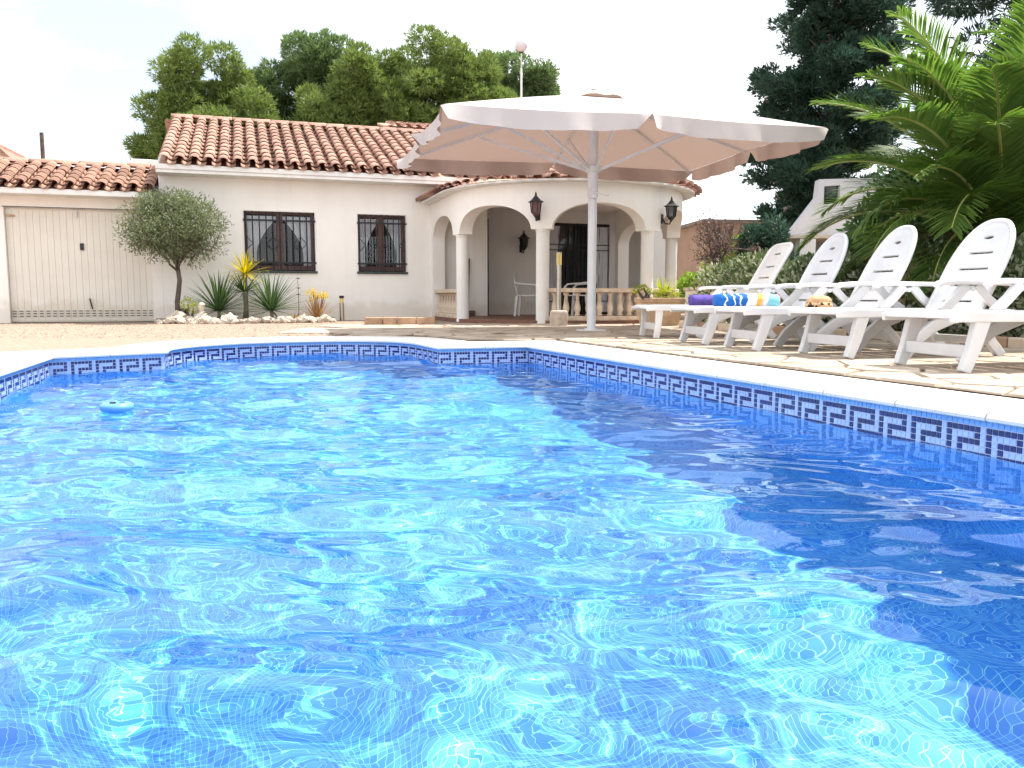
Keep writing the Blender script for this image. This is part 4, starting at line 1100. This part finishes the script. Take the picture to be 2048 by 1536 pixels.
# pines behind the house
pine((-11.6, 32, 0), [((0, 0, 8.6), (1.4, 1.3, 1.3)), ((-1.1, .2, 7.0), (1.3, 1.3, 1.1)), ((1.1, 0, 6.9), (1.4, 1.4, 1.2)), ((-1.6, 0, 5.6), (1.1, 1.1, .9)), ((.2, -.3, 6.0), (1.8, 1.4, 1.2)), ((1.9, .2, 5.6), (1.2, 1.2, 1.0)), ((-1.5, 0, 4.3), (.8, .8, .7)), ((0, 0, 4.6), (1.8, 1.3, 1.2))], 'tall pine with pointed crown, leftmost behind the main roof', seed=1)
pine((-14.6, 31, 0), [((0, 0, 4.0), (.75, .7, .6)), ((.9, 0, 4.7), (.5, .5, .5)), ((-.4, 0, 3.4), (.5, .5, .5)), ((.2, 0, 2.8), (.9, .8, .8))], 'small pine peeping over the garage ridge beside the wall', seed=2, tr=.1, h0=1.5, sub=7)
pine((-8.0, 36, 0), [((-.2, 0, 8.7), (1.3, 1.2, 1.0)), ((-1.6, 0, 7.9), (1.1, 1.1, 1.1)), ((-3.0, 0, 7.3), (1.1, 1.0, 1.0)), ((-3.2, 0, 6.0), (1.1, 1.0, 1.0)), ((2.2, 0, 7.7), (1.0, 1.0, .9)), ((1.0, 0, 7.8), (1.2, 1.2, 1.1)), ((.1, 0, 6.4), (1.9, 1.5, 1.2)), ((-1.8, 0, 5.9), (1.2, 1.2, 1.1)), ((1.7, 0, 5.9), (1.3, 1.2, 1.1)), ((0, 0, 4.9), (2.4, 1.5, 1.0))], 'blue-green pine with open gaps between the two larger pines', m='pine_leaf_b', seed=3).scale = (1.12, 1, 1.17)
pine((-6.2, 33, 0), [((0, 0, 7.6), (.9, .9, .9)), ((-.9, 0, 6.6), (1.1, 1.0, .9)), ((.8, 0, 6.6), (1.0, 1.0, .9)), ((0, 0, 5.6), (1.7, 1.2, 1.0)), ((-1.2, 0, 5.0), (1.1, 1.0, .8)), ((1.2, 0, 5.0), (1.2, 1.0, .8)), ((0, 0, 4.2), (1.8, 1.3, .8))], 'bright green lower pine just left of the broadest pine', seed=4).scale = (1.1, 1, 1.15)
pine((-3.4, 34, 0), [((-.3, 0, 9.7), (1.6, 1.4, 1.2)), ((-1.5, 0, 8.7), (1.2, 1.2, 1.1)), ((1.2, 0, 8.9), (1.4, 1.3, 1.1)), ((.2, -.4, 8.0), (2.0, 1.5, 1.2)), ((-1.6, -.2, 7.2), (1.4, 1.3, 1.1)), ((2.1, 0, 7.8), (1.4, 1.3, 1.1)), ((.6, -.6, 6.7), (1.9, 1.5, 1.1)), ((2.3, -.3, 6.4), (1.4, 1.3, 1.0)), ((-1.0, -.4, 5.8), (1.5, 1.3, 1.0)), ((.9, -.5, 5.2), (2.0, 1.4, 1.0))], 'broadest pine with rounded crown left of the antenna mast', seed=5)
pine((.1, 37, 0), [((-.6, 0, 10.0), (1.1, 1.1, 1.0)), ((.4, 0, 9.5), (1.2, 1.1, 1.0)), ((-.9, 0, 8.9), (1.4, 1.2, 1.0)), ((.8, 0, 8.7), (1.0, 1.0, .9)), ((1.35, 0, 8.8), (.6, .7, .6)), ((-.2, 0, 7.8), (1.7, 1.4, 1.1)), ((.6, 0, 6.8), (1.6, 1.3, 1.0))], 'dark pine right of the antenna mast, half behind the parasol', m='pine_leaf_b', seed=6)

# dark conifer on the right and the pine above the palm
def conifer():
    rng = np.random.default_rng(21); root = empty('conifer_tree', (7.35, 19.5, 0), 0, 'tall dark blue-green conifer rising behind the parasol', 'tree')
    b = MB(); limb(b, (0, 0, -.1), (.15, 0, 9.3), .2, .04, rng, 8, .006); parts = []
    for k in range(104):
        z = 1.5 + 8.0 * (k / 104) ** .9; a = rng.random() * 2 * PI
        env = 2.3 - .08 * z if z < 4 else (1.95 if z < 6.4 else 1.95 - .42 * (z - 6.4))
        l = max(.35, env) * rng.uniform(.55, 1.08)
        d = Vector((math.cos(a), math.sin(a), .32 + .2 * rng.random())).normalized(); p0 = Vector((.02 * z, 0, z)); p1 = p0 + d * l
        limb(b, p0, p1, .045, .012, rng, 3, .03)
        nb = 5 + int(3 * l)
        for q in range(nb):
            f = .3 + .7 * (q + rng.random()) / nb; c = p0.lerp(p1, f) + Vector(rng.normal(0, .12, 3)); n = 60
            P_, U_ = blob(rng, tuple(c), (.26, .26, .17), n, .35)
            for _ in range(4):
                D = U_ * .6 + np.array(d) * .7 + rng.normal(0, .4, (n, 3)) + np.array([0, 0, .25]); parts.append(leaves(P_, D, .15 * rng.uniform(.7, 1.2, n), .03, rng))
    b.build('trunk', 'bark', root, smooth=True); V, F = join(parts); link('crown', np_mesh('crown', V, F), 'conifer_leaf', root)
conifer()
pine((10.9, 15.5, 0), [((-.6, 0, 6.6), (1.5, 1.2, .9)), ((-1.9, 0, 6.2), (1.0, 1.0, .7)), ((.8, 0, 6.0), (1.5, 1.2, 1.0)), ((-.8, .3, 5.5), (1.3, 1.1, .8)), ((1.6, 0, 5.0), (1.4, 1.2, 1.0)), ((.2, .4, 4.8), (1.2, 1.1, .8)), ((2.3, 0, 6.6), (1.4, 1.2, 1.0)), ((-1.6, .2, 7.2), (1.2, 1.0, .7)), ((.6, .5, 7.3), (1.6, 1.2, .8))], 'dark overhanging pine above the palm at the top right', name='umbrella_pine', m='conifer_leaf', seed=31, tr=.2, h0=3.2, nl=.2, nw=.03, dens=50, sub=9)

# palms
def palm(loc, nf, L0, label, seed, trunk=1.0, lean=(0, 0)):
    rng = np.random.default_rng(seed); root = empty('palm_tree', loc, 0, label, 'palm')
    b = MB()
    for k in range(int(trunk * 9) + 2):
        z = k * .12; rr_ = .26 + .03 * math.sin(k * 2.1); b.lathe([(rr_ * .85, z), (rr_ * 1.12, z + .10), (rr_ * .9, z + .13)], 12)
    b.build('trunk', 'palm_trunk', root)
    c0 = Vector((0, 0, trunk))
    for i in range(nf):
        az = i * 2.39996 + rng.normal(0, .12); f = (i + .5) / nf
        el = math.radians(87 - 88 * f ** 1.25 + rng.normal(0, 4)); l = L0 * (1.08 - .36 * f) * rng.uniform(.9, 1.08)
        droop = 1.0 + .75 * f + rng.normal(0, .08); n = 26; p = c0 + Vector((math.cos(az), math.sin(az), 0)) * .12; e = el; pts_ = [p.copy()]; tang = []
        for k in range(n):
            t = k / n; e = el - droop * t ** 1.6; d = Vector((math.cos(az) * math.cos(e), math.sin(az) * math.cos(e), math.sin(e))); p = p + d * (l / n); pts_.append(p.copy()); tang.append(d)
        fr = MB(); fr.tube(pts_, [.024 * (1 - .85 * k / n) + .003 for k in range(n + 1)], 5); ra = fr.build('frond', 'palm_rachis', root, smooth=True)
        P_ = []; D_ = []; T_ = []; LL = []
        side = Vector((-math.sin(az), math.cos(az), 0))
        for k in range(120):
            t = .12 + .88 * k / 119; q = t * n; i0 = min(n - 1, int(q)); pp = pts_[i0].lerp(pts_[i0 + 1], q - i0); tg = tang[i0]; upv = side.cross(tg)
            if upv.z < 0 and el > 0 and False: upv = -upv
            ll = .52 * math.sin(PI * min(1, .16 + .80 * t)) ** .8 + .07
            for sgn in (-1, 1):
                d = side * sgn * .85 + tg * (.55 + .5 * t) + upv * rng.normal(-.32, .10) + Vector(rng.normal(0, .05, 3)); P_.append(tuple(pp)); D_.append(tuple(d)); T_.append(tuple(upv + tg * .4)); LL.append(ll * rng.uniform(.88, 1.1))
        P_, D_, T_, LL = np.array(P_), np.array(D_), np.array(T_), np.array(LL)
        # two-piece leaflets with a drooping tip
        Dn = D_ / np.linalg.norm(D_, axis=1, keepdims=True); S = np.cross(Dn, T_); S /= np.linalg.norm(S, axis=1, keepdims=True); w_ = .027 + 0 * LL
        a = P_ + Dn * (LL * .5)[:, None]; tip = P_ + Dn * (LL * .97)[:, None] - np.array([0, 0, 1]) * (LL * .14)[:, None]
        m_ = len(P_); V = np.stack([P_ - S * .006, P_ + S * .006, a + S * (w_ / 2)[:, None], a - S * (w_ / 2)[:, None], tip + S * .003, tip - S * .003], 1).reshape(-1, 3)
        base = 6 * np.arange(m_)[:, None]; F = np.concatenate([base + np.array([[0, 1, 2, 3]]), base + np.array([[3, 2, 4, 5]])])
        link('leaflets', np_mesh('leaflets', V, F), 'palm_leaf' if f < .93 else 'dead_leaf', ra)
palm((5.3, 8.9, 0), 60, 2.55, 'big arching palm with yellow-green fronds at the right edge', 8, 1.05)
palm((6.5, 8.0, 0), 30, 2.5, 'second palm mostly outside the right edge behind the nearest lounger', 9, 1.5)

def bush(name, loc, blobs, n, m, label, cat, lsz=(.10, .05), seed=1, group=None, stem=True):
    rng = np.random.default_rng(seed); root = empty(name, loc, 0, label, cat, group); parts = []
    b = MB()
    for c, r in blobs:
        if stem: limb(b, (c[0] * .2, c[1] * .2, 0), c, .03, .01, rng, 4, .05)
        k = int(n * r[0] * r[2]); P_, U_ = blob(rng, c, r, k, .45); D = U_ + rng.normal(0, .6, (k, 3)) + np.array([0, 0, .2]); parts.append(leaves(P_, D, lsz[0] * rng.uniform(.7, 1.3, k), lsz[1], rng))
    if stem: b.build('stem', 'bark', root, smooth=True)
    V, F = join(parts); link('foliage', np_mesh('foliage', V, F), m, root); return root
def lumpy(c, r, k, seed):
    rng = np.random.default_rng(seed); out = [(c, tuple(x * .7 for x in r))]
    for i in range(k):
        u = unit(rng, 1)[0]; out.append((tuple(np.array(c) + u * np.array(r) * .62), tuple(np.array(r) * rng.uniform(.28, .5))))
    return [(q, rr_) for q, rr_ in out if q[2] > .1]
bush('evergreen_shrub', (7.6, 12.2, 0), lumpy((0, 0, 1.6), (1.7, 1.1, 1.6), 14, 3), 2600, 'dark_leaf', 'large dark evergreen shrub filling the space behind the palm', 'shrub', (.13, .06), 3)
bush('evergreen_shrub', (5.75, 11.6, 0), lumpy((0, 0, 1.2), (.95, .8, 1.25), 16, 4), 3400, 'dark_leaf', 'dark rounded shrub behind the middle loungers under the palm fronds', 'shrub', (.12, .055), 4)
bush('evergreen_shrub', (9.6, 11.4, 0), lumpy((0, 0, 2.2), (1.7, 1.1, 2.2), 14, 5), 2400, 'dark_leaf', 'tall dark shrub at the right edge behind the palm trunk', 'shrub', (.14, .065), 5)
bush('evergreen_shrub', (4.85, 15.6, 0), lumpy((0, 0, 1.0), (.7, .6, 1.05), 12, 6), 3600, 'conifer_leaf', 'blackish shrub below the conifer behind the farthest lounger', 'shrub', (.12, .05), 6)

# variegated hedge behind the loungers
def hedge():
    rng = np.random.default_rng(12); root = empty('hedge', (4.0, 7.6, 0), 0, 'low clipped hedge with cream-edged leaves behind the sun loungers', 'hedge'); n = 30000
    t = rng.random(n) ** .8; A_, B_ = np.array([-1.55, 4.1]), np.array([1.9, -4.6]); d = (B_ - A_) / np.linalg.norm(B_ - A_); nn = np.array([-d[1], d[0]])
    base = A_ + t[:, None] * (B_ - A_); a = rng.uniform(-.25, 1.05, n) * PI; q = rng.uniform(.72, 1.0, n) * (1 + .10 * np.sin(9 * t * 5 + 2 * a) + .07 * np.sin(31 * t * 3 + a))
    off = .55 - np.cos(a) * .45 * q; z = .36 + np.sin(a) * .58 * q + .06 * np.sin(t * 17)
    P_ = np.stack([base[:, 0] + nn[0] * off, base[:, 1] + nn[1] * off, np.clip(z, .03, 2)], -1)
    U_ = np.stack([nn[0] * -np.cos(a), nn[1] * -np.cos(a), np.sin(a)], -1); D = U_ + rng.normal(0, .7, (n, 3)) + np.array([0, 0, .3])
    V, F = leaves(P_, D, .075 * rng.uniform(.7, 1.3, n), .04, rng); link('foliage', np_mesh('foliage', V, F), 'hedge_leaf', root)
    b = MB()
    for k in range(26):
        p = A_ + (B_ - A_) * (k + .5) / 26 + nn * .5; limb(b, (p[0], p[1], 0), (p[0] + rng.normal(0, .1), p[1] + rng.normal(0, .1), .6), .02, .008, rng, 3, .05)
    b.build('stems', 'bark', root)['kind'] = 'stuff'
hedge()
kb = empty('bed_kerb', (2.45, 11.7, 0), 0, 'low beige stone kerb along the foot of the hedge', 'kerb')
dk = Vector((3.45, -8.7)).normalized()
for k in range(20):
    p = dk * (k * .46 + .23); MB().box((p.x, p.y, .045), (.12, .45, .11), Matrix.Rotation(math.atan2(dk.y, dk.x) - PI / 2, 3, 'Z')).build('kerb_stone', 'stone_rust' if k % 3 == 1 else 'balus', kb, bevel=.012)

# spiky rosettes
def rosette(name, loc, n, L_, wd, m, label, cat, seed, el=(8, 85), stem=0, droop=.3, curve=6, group=None, z0=.03, part='leaf'):
    rng = np.random.default_rng(seed); root = empty(name, loc, 0, label, cat, group)
    if stem: MB().tube([(0, 0, 0), (.01, 0, stem * .5), (0, .01, stem + .02)], [.045, .035, .035], 8).build('stem', 'bark_pale', root, smooth=True)
    for i in range(n):
        f = (i + .5) / n; az = i * 2.39996 + rng.normal(0, .2); e0 = math.radians(el[1] + (el[0] - el[1]) * f + rng.normal(0, 5)); l = L_ * rng.uniform(.8, 1.08); b = MB(); V = []; F = []
        p = Vector((math.cos(az) * .02, math.sin(az) * .02, stem + z0)); side = Vector((-math.sin(az), math.cos(az), 0))
        for k in range(curve + 1):
            t = k / curve; e = e0 - droop * t ** 1.5; d = Vector((math.cos(az) * math.cos(e), math.sin(az) * math.cos(e), math.sin(e)))
            hw = wd / 2 * (.55 + .9 * t if t < .4 else (1 - t) ** .75 * 1.2 + .01); upn = side.cross(d)
            V += [tuple(p + side * hw), tuple(p - upn * hw * .35), tuple(p - side * hw)]; p = p + d * (l / curve)
        for k in range(curve): F += [(3 * k, 3 * k + 1, 3 * k + 4, 3 * k + 3), (3 * k + 1, 3 * k + 2, 3 * k + 5, 3 * k + 4)]
        b.add(V, F); b.build(part, m, root)
    return root
rosette('yucca', to_house(1.05, -.75, .05), 80, .78, .045, 'yucca_leaf', 'dark green yucca on the left of the yellow-tipped one', 'yucca', 41, (-5, 86), .12)
rosette('yucca', to_house(1.95, -.95, .05), 84, .80, .045, 'yucca_leaf', 'dark green yucca on the right, under the larger barred window', 'yucca', 42, (-5, 86), .12)
rosette('yucca', to_house(1.52, -.60, .05), 62, .48, .042, 'yellow_leaf', 'tall yellow-tipped yucca on a stem between two green ones', 'yucca', 43, (-40, 88), .78)
rosette('yucca', to_house(1.50, -.58, .05), 40, .5, .04, 'yucca_leaf', 'low dark tuft around the yellow yucca stem', 'yucca', 44, (-10, 60), .45)
rosette('agave', (3.35, 12.6, .02), 44, .75, .055, 'agave_leaf', 'blue-green spiky agave beside the pale pillar behind the planter', 'agave', 45, (5, 86), .22)
rosette('agave', (4.05, 12.9, .02), 36, .7, .05, 'agave_leaf', 'spiky agave behind the backrest of the farthest lounger', 'agave', 46, (5, 86), .30)
rosette('aloe', to_house(2.75, -.95, .02), 46, .46, .030, 'aloe_leaf', 'reddish aloe clump with yellow flowers near the short bollard', 'aloe', 47, (10, 88), 0, -.15)
rng_ = np.random.default_rng(4); ar = bpy.data.objects['aloe']
for k in range(9):
    a = rng_.random() * 6.28; h = rng_.uniform(.38, .56); x, y = .16 * math.cos(a), .12 * math.sin(a); MB().tube([(x * .3, y * .3, .05), (x, y, h)], .005, 5).build('flower_stalk', 'bark_pale', ar)
    P_, U_ = blob(rng_, (x, y, h), (.05, .05, .04), 40, .2); V, F = leaves(P_, U_, .04, .02, rng_); link('flower', np_mesh('flower', V, F), 'aloe_flower', ar)
rosette('succulent', to_house(2.35, -1.15, .0), 24, .16, .035, 'aloe_leaf', 'small reddish succulent at the front of the rock bed', 'plant', 48, (5, 70))
rosette('iris_clump', (2.85, 12.2, .0), 60, .55, .02, 'yucca_leaf', 'grassy dark green clump right of the planter box', 'plant', 49, (45, 88), 0, .25)
bush('flowering_weed', to_house(.55, -.95, .05), [((0, 0, .28), (.14, .12, .13)), ((.1, 0, .2), (.1, .1, .1))], 9000, 'lime_leaf', 'small yellow-green weed between the olive and the dark yucca', 'plant', (.04, .02), 50)
tw = empty('dry_flower_stalk', to_house(2.45, -.55, 0), 0, 'thin dry flower stalk standing left of the aloe', 'plant'); MB().tube([(0, 0, 0), (.01, 0, .4), (0, 0, .78)], [.008, .006, .004], 5).build('stalk', 'bark', tw)
for z in (.78, .6, .48): MB().lathe([(.004, 0), (.04, .012), (.045, .018), (.01, .02)], 8, (.01, 0, z)).build('seed_head', 'bark', tw)

# olive tree
def olive():
    rng = np.random.default_rng(61); root = empty('olive_tree', to_house(.38, -.75, 0), 0, 'small clipped olive tree with round grey-green crown beside the garage door', 'olive tree'); b = MB()
    limb(b, (0, 0, -.05), (.02, 0, .95), .05, .038, rng, 5, .012)
    for k in range(13):
        a = rng.random() * 6.28; r_ = rng.uniform(.3, .8); limb(b, (.02, 0, .85 + .2 * rng.random()), (r_ * math.cos(a), r_ * math.sin(a) * .8, 1.25 + .75 * rng.random()), .024, .006, rng, 5, .05)
    b.build('trunk', 'bark', root, smooth=True); parts = []; blobs = lumpy((0.02, 0, 1.64), (.95, .8, .74), 30, 62)
    for c, r in blobs:
        k = int(3300 * r[0] * r[2] + 80); P_, U_ = blob(rng, c, r, k, .35); D = U_ * .7 + rng.normal(0, .6, (k, 3)) + np.array([0, 0, .15]); parts.append(leaves(P_, D, .075 * rng.uniform(.7, 1.25, k), .019, rng))
    V, F = join(parts); link('crown', np_mesh('crown', V, F), 'olive_leaf', root)
olive()

# rocks of the planting bed
def rock_mesh(seed):
    rng = np.random.default_rng(seed); V = []; F = []; n, k = 9, 6
    amp = rng.uniform(.75, 1.2, (k + 1, n))
    for i in range(k + 1):
        ph = PI * i / k
        for j in range(n): q = amp[i, j] if 0 < i < k else 1; V.append((math.sin(ph) * math.cos(2 * PI * j / n) * q, math.sin(ph) * math.sin(2 * PI * j / n) * q, math.cos(ph) * .7 * (q if 0 < i < k else .8)))
    for i in range(k):
        for j in range(n): F.append((i * n + j, i * n + n + j, i * n + n + (j + 1) % n, i * n + (j + 1) % n))
    b = MB(); b.add(V, F); me = b.mesh('rock'); me.materials.append(MATS['rock']); return me
RM = [rock_mesh(70 + k) for k in range(5)]
rk = random.Random(9)
for k in range(34):
    x = .1 + 2.9 * k / 33; y = -1.18 - .35 * math.sin(PI * k / 33) + rk.gauss(0, .07); r_ = rk.uniform(.055, .12)
    if k in (3, 5, 7, 8, 13): r_ *= 1.7; y += .25
    o = bpy.data.objects.new('rock', RM[k % 5]); COL.objects.link(o); o.location = to_house(x, y, r_ * .35); o.scale = (r_, r_ * .9, r_ * rk.uniform(.7, 1.1)); o.rotation_euler = (rk.random(), rk.random(), rk.random() * 6)
    tag(o, 'pale limestone rock edging the planting bed at the house wall', 'rock', 'rocks edging the planting bed')
bd = MB(); m = 20; bd.add([to_house(.0 + 3.1 * k / m, -.02, .01) for k in range(m + 1)] + [to_house(.0 + 3.1 * k / m, -.6 - .25 * math.sin(PI * k / m), .07) for k in range(m + 1)] + [to_house(.0 + 3.1 * k / m, -1.1 - .4 * math.sin(PI * k / m), -.008) for k in range(m + 1)], [(r * (m + 1) + k, r * (m + 1) + m + 1 + k, r * (m + 1) + m + 2 + k, r * (m + 1) + k + 1) for r in (0, 1) for k in range(m)])
tag(bd.build('planting_bed', 'gravel', None, smooth=True), kind='structure')
stt = empty('garden_figure', to_house(.78, -1.05, .04), HA, 'pale carved stone bust among the rocks by the dark yucca', 'statue')
MB().lathe([(.10, 0), (.115, .05), (.10, .10), (.05, .14), (.04, .16)], 14).build('bust', 'rock', stt, smooth=True)
MB().lathe([(.03, .15), (.055, .19), (.062, .24), (.05, .29), (.02, .31), (.002, .312)], 14).build('head', 'rock', stt, smooth=True)
MB().box((0, -.058, .225), (.014, .02, .04)).build('nose', 'rock', stt, bevel=.004)

# planter by the porch
pl = empty('planter', (2.28, 12.6, 0), HA, 'square terracotta planter with yellow-green plant beside the balustrade', 'planter')
q = MB(); 
def sq(h, z): return [(-h, -h, z), (h, -h, z), (h, h, z), (-h, h, z)]
lv = [sq(.22, 0), sq(.27, .36), sq(.29, .365), sq(.295, .43), sq(.25, .432), sq(.245, .38)]
q.add([p for l in lv for p in l], [(0, 3, 2, 1)] + [(4 * i + k, 4 * i + (k + 1) % 4, 4 * i + 4 + (k + 1) % 4, 4 * i + 4 + k) for i in range(5) for k in range(4)] + [(20, 21, 22, 23)]); q.build('box', 'pot', pl, bevel=.012)
MB().lathe([(.10, 0), (.09, .012), (.02, .018), (.002, .018)], 4, (0, 0, 0)).build('ornament', 'pot', pl).matrix_local = Matrix.Translation((0, -.252, .19)) @ Matrix.Rotation(PI / 2 + .14, 4, 'X')
MB().box((0, 0, .385), (.47, .47, .02)).build('soil', 'soil', pl)
rosette('potted_yucca', (2.34, 12.6, .39), 40, .34, .035, 'lime_leaf', 'lime-striped spiky plant growing in the terracotta planter', 'plant', 52, (-15, 88), .05)
bush('potted_shrub', (2.30, 12.45, .39), [((.06, -.02, .10), (.20, .16, .10))], 16000, 'lime_leaf', 'bushy yellow-green foliage low in the terracotta planter', 'plant', (.045, .02), 53)
sg = bush('potted_succulent', (2.08, 12.5, .39), [((-.06, 0, .20), (.06, .06, .03)), ((-.16, 0, .17), (.06, .06, .03)), ((.02, 0, .14), (.05, .05, .03))], 30000, 'lime_leaf', 'leggy rosette succulent leaning left out of the planter', 'plant', (.05, .022), 54)

# bare reddish tree by the porch corner
def bare_tree(loc, label, seed):
    rng = np.random.default_rng(seed); root = empty('bare_tree', loc, 0, label, 'tree'); b = MB(); tips = []
    def grow(p, d, l, r_, dep):
        q = p + d * l; b.tube([p, p + d * l * .5 + Vector(rng.normal(0, .03 * l, 3)), q], [r_, r_ * .85, r_ * .7], 5, cap=False)
        if dep == 0: tips.append(tuple(q)); return
        for k in range(3 if dep > 1 else 4):
            nd = (d + Vector(rng.normal(0, .52, 3)) + Vector((0, 0, .05))).normalized(); grow(p + d * l * (.6 + .4 * rng.random()), nd, l * rng.uniform(.62, .85), r_ * .62, dep - 1)
    grow(Vector((0, 0, -.05)), Vector((.1, 0, 1)).normalized(), .75, .07, 5)
    b.build('trunk', 'bark', root, smooth=True); T = np.array(tips); T = np.repeat(T, 4, 0) + rng.normal(0, .05, (4 * len(T), 3)); D = rng.normal(size=T.shape)
    V, F = leaves(T, D, .05, .03, rng); link('crown', np_mesh('crown', V, F), 'red_leaf', root)
bare_tree((3.75, 15.4, 0), 'nearly bare reddish-brown tree against the right porch corner', 81)

# vine on the stair rail, neighbouring buildings
nb = empty('neighbour_house', (6.0, 23.0, 0), .1, 'brown rendered building with a sloping stair wall behind the porch', 'building')
MB().bb(-.6, 2.0, 0, 4, 0, 2.5).build('wall', 'brown_wall', nb); MB().bb(-.7, 2.1, -.05, 4.1, 2.501, 2.6).build('parapet', 'bark_pale', nb)
MB().bb(1.95, 2.6, .3, 1.2, 0, 3.5).build('tower', 'brown_wall', nb)
st = MB(); st.poly([(-.5, 0), (2.2, 0), (2.2, 2.0), (1.9, 2.0)], t=.3, fn=lambda u, v, w_: (u, -.5 + w_, v)); st.build('stair_wall', 'brown_wall', nb, fix=True)
rl = MB().beam((-.4, -.75, .55), (2.0, -.75, 2.5), .05, .05).build('rail', 'iron', nb)
for k in range(5): f = k / 4; MB().beam((-.2 + 2.1 * f, -.75, .2 + 1.7 * f), (-.2 + 2.1 * f, -.75, .75 + 1.7 * f), .035, .035).build('post', 'iron', rl)
bush('vine', (5.2, 20.6, 0), [((-.55, 0, .75), (.5, .25, .3)), ((-.05, 0, 1.15), (.35, .2, .35)), ((.6, 0, 1.75), (.4, .2, .28)), ((.25, 0, 1.45), (.25, .2, .2)), ((-1.0, 0, .6), (.4, .3, .25)), ((.95, 0, 1.95), (.3, .2, .2))], 2600, 'vine_leaf', 'bright green vine climbing the sloping stair rail', 'vine', (.11, .08), 91)
nw = empty('white_annex', (6.45, 17.2, 0), -.05, 'white building with slanted gable and small dark window behind the palm', 'building')
wl = MB(); wl.poly([(-.6, 0), (2.6, 0), (2.6, 2.9), (-.1, 2.86), (-.13, 2.5), (-.72, 1.7)], [[(.0, 2.35), (.32, 2.38), (.32, 2.74), (.0, 2.72)]], .3, lambda u, v, w_: (u, w_, v)); wl.build('wall', 'neigh_white', nw, fix=True)
wn = MB().bb(-.02, .34, -.02, .02, 2.33, 2.76).build('window', 'glass_dark', nw)
pg = empty('garden_shelter', (5.6, 15.9, 0), 0, 'low shelter with flat slab roof on beige pillar behind the loungers', 'shelter')
MB().bb(-.25, 3.2, -.1, 1.6, 1.57, 1.63).build('slab', 'balus', pg); MB().bb(-.05, .25, -.1, .2, 0, 1.559).build('pillar', 'stucco', pg); MB().bb(1.2, 3.0, 1.2, 1.4, 0, 1.559).build('wall', 'stucco', pg); MB().bb(-.40, -.1, .3, .5, 0, 1.3).build('green_panel', 'dark_leaf', pg)
gw = empty('garden_wall', (2.95, 13.6, 0), .1, 'low grey garden wall right of the porch', 'wall'); MB().bb(0, 1.5, 0, .2, 0, .55).build('block', 'stucco', gw, bevel=.01); MB().bb(-.03, 1.53, -.03, .23, .551, .6).build('cap', 'balus', gw, bevel=.008)
nl_ = empty('neighbour_gable', (-15.6, 24.5, 0), .25, 'corner of a neighbouring beige house at the left edge', 'building')
g_ = MB(); g_.poly([(-4, 0), (1.3, 0), (1.3, 3.9), (.4, 4.8), (-4, 4.8)], t=4, fn=lambda u, v, w_: (u, w_ + 2, v)); g_.build('wall', 'balus', nl_, fix=True)
g_ = MB(); g_.beam((.38, 2, 4.86), (1.5, 2, 3.72), 4.4, .10, (0, 0, 1)); g_.build('roof_edge', 'tile_clay', nl_); MB().bb(-4, .45, -.2, 4.2, 4.83, 4.95).build('roof', 'tile_clay', nl_)
up_ = empty('utility_pole', (-14.7, 26, 0), 0, 'thin dark utility pole rising behind the garage roof', 'pole'); MB().tube([(0, 0, 0), (0, 0, 5.55)], [.085, .06], 10).build('post', 'bark', up_); MB().box((.15, 0, 4.6), (.5, .04, .04)).build('cross_arm', 'iron', up_)
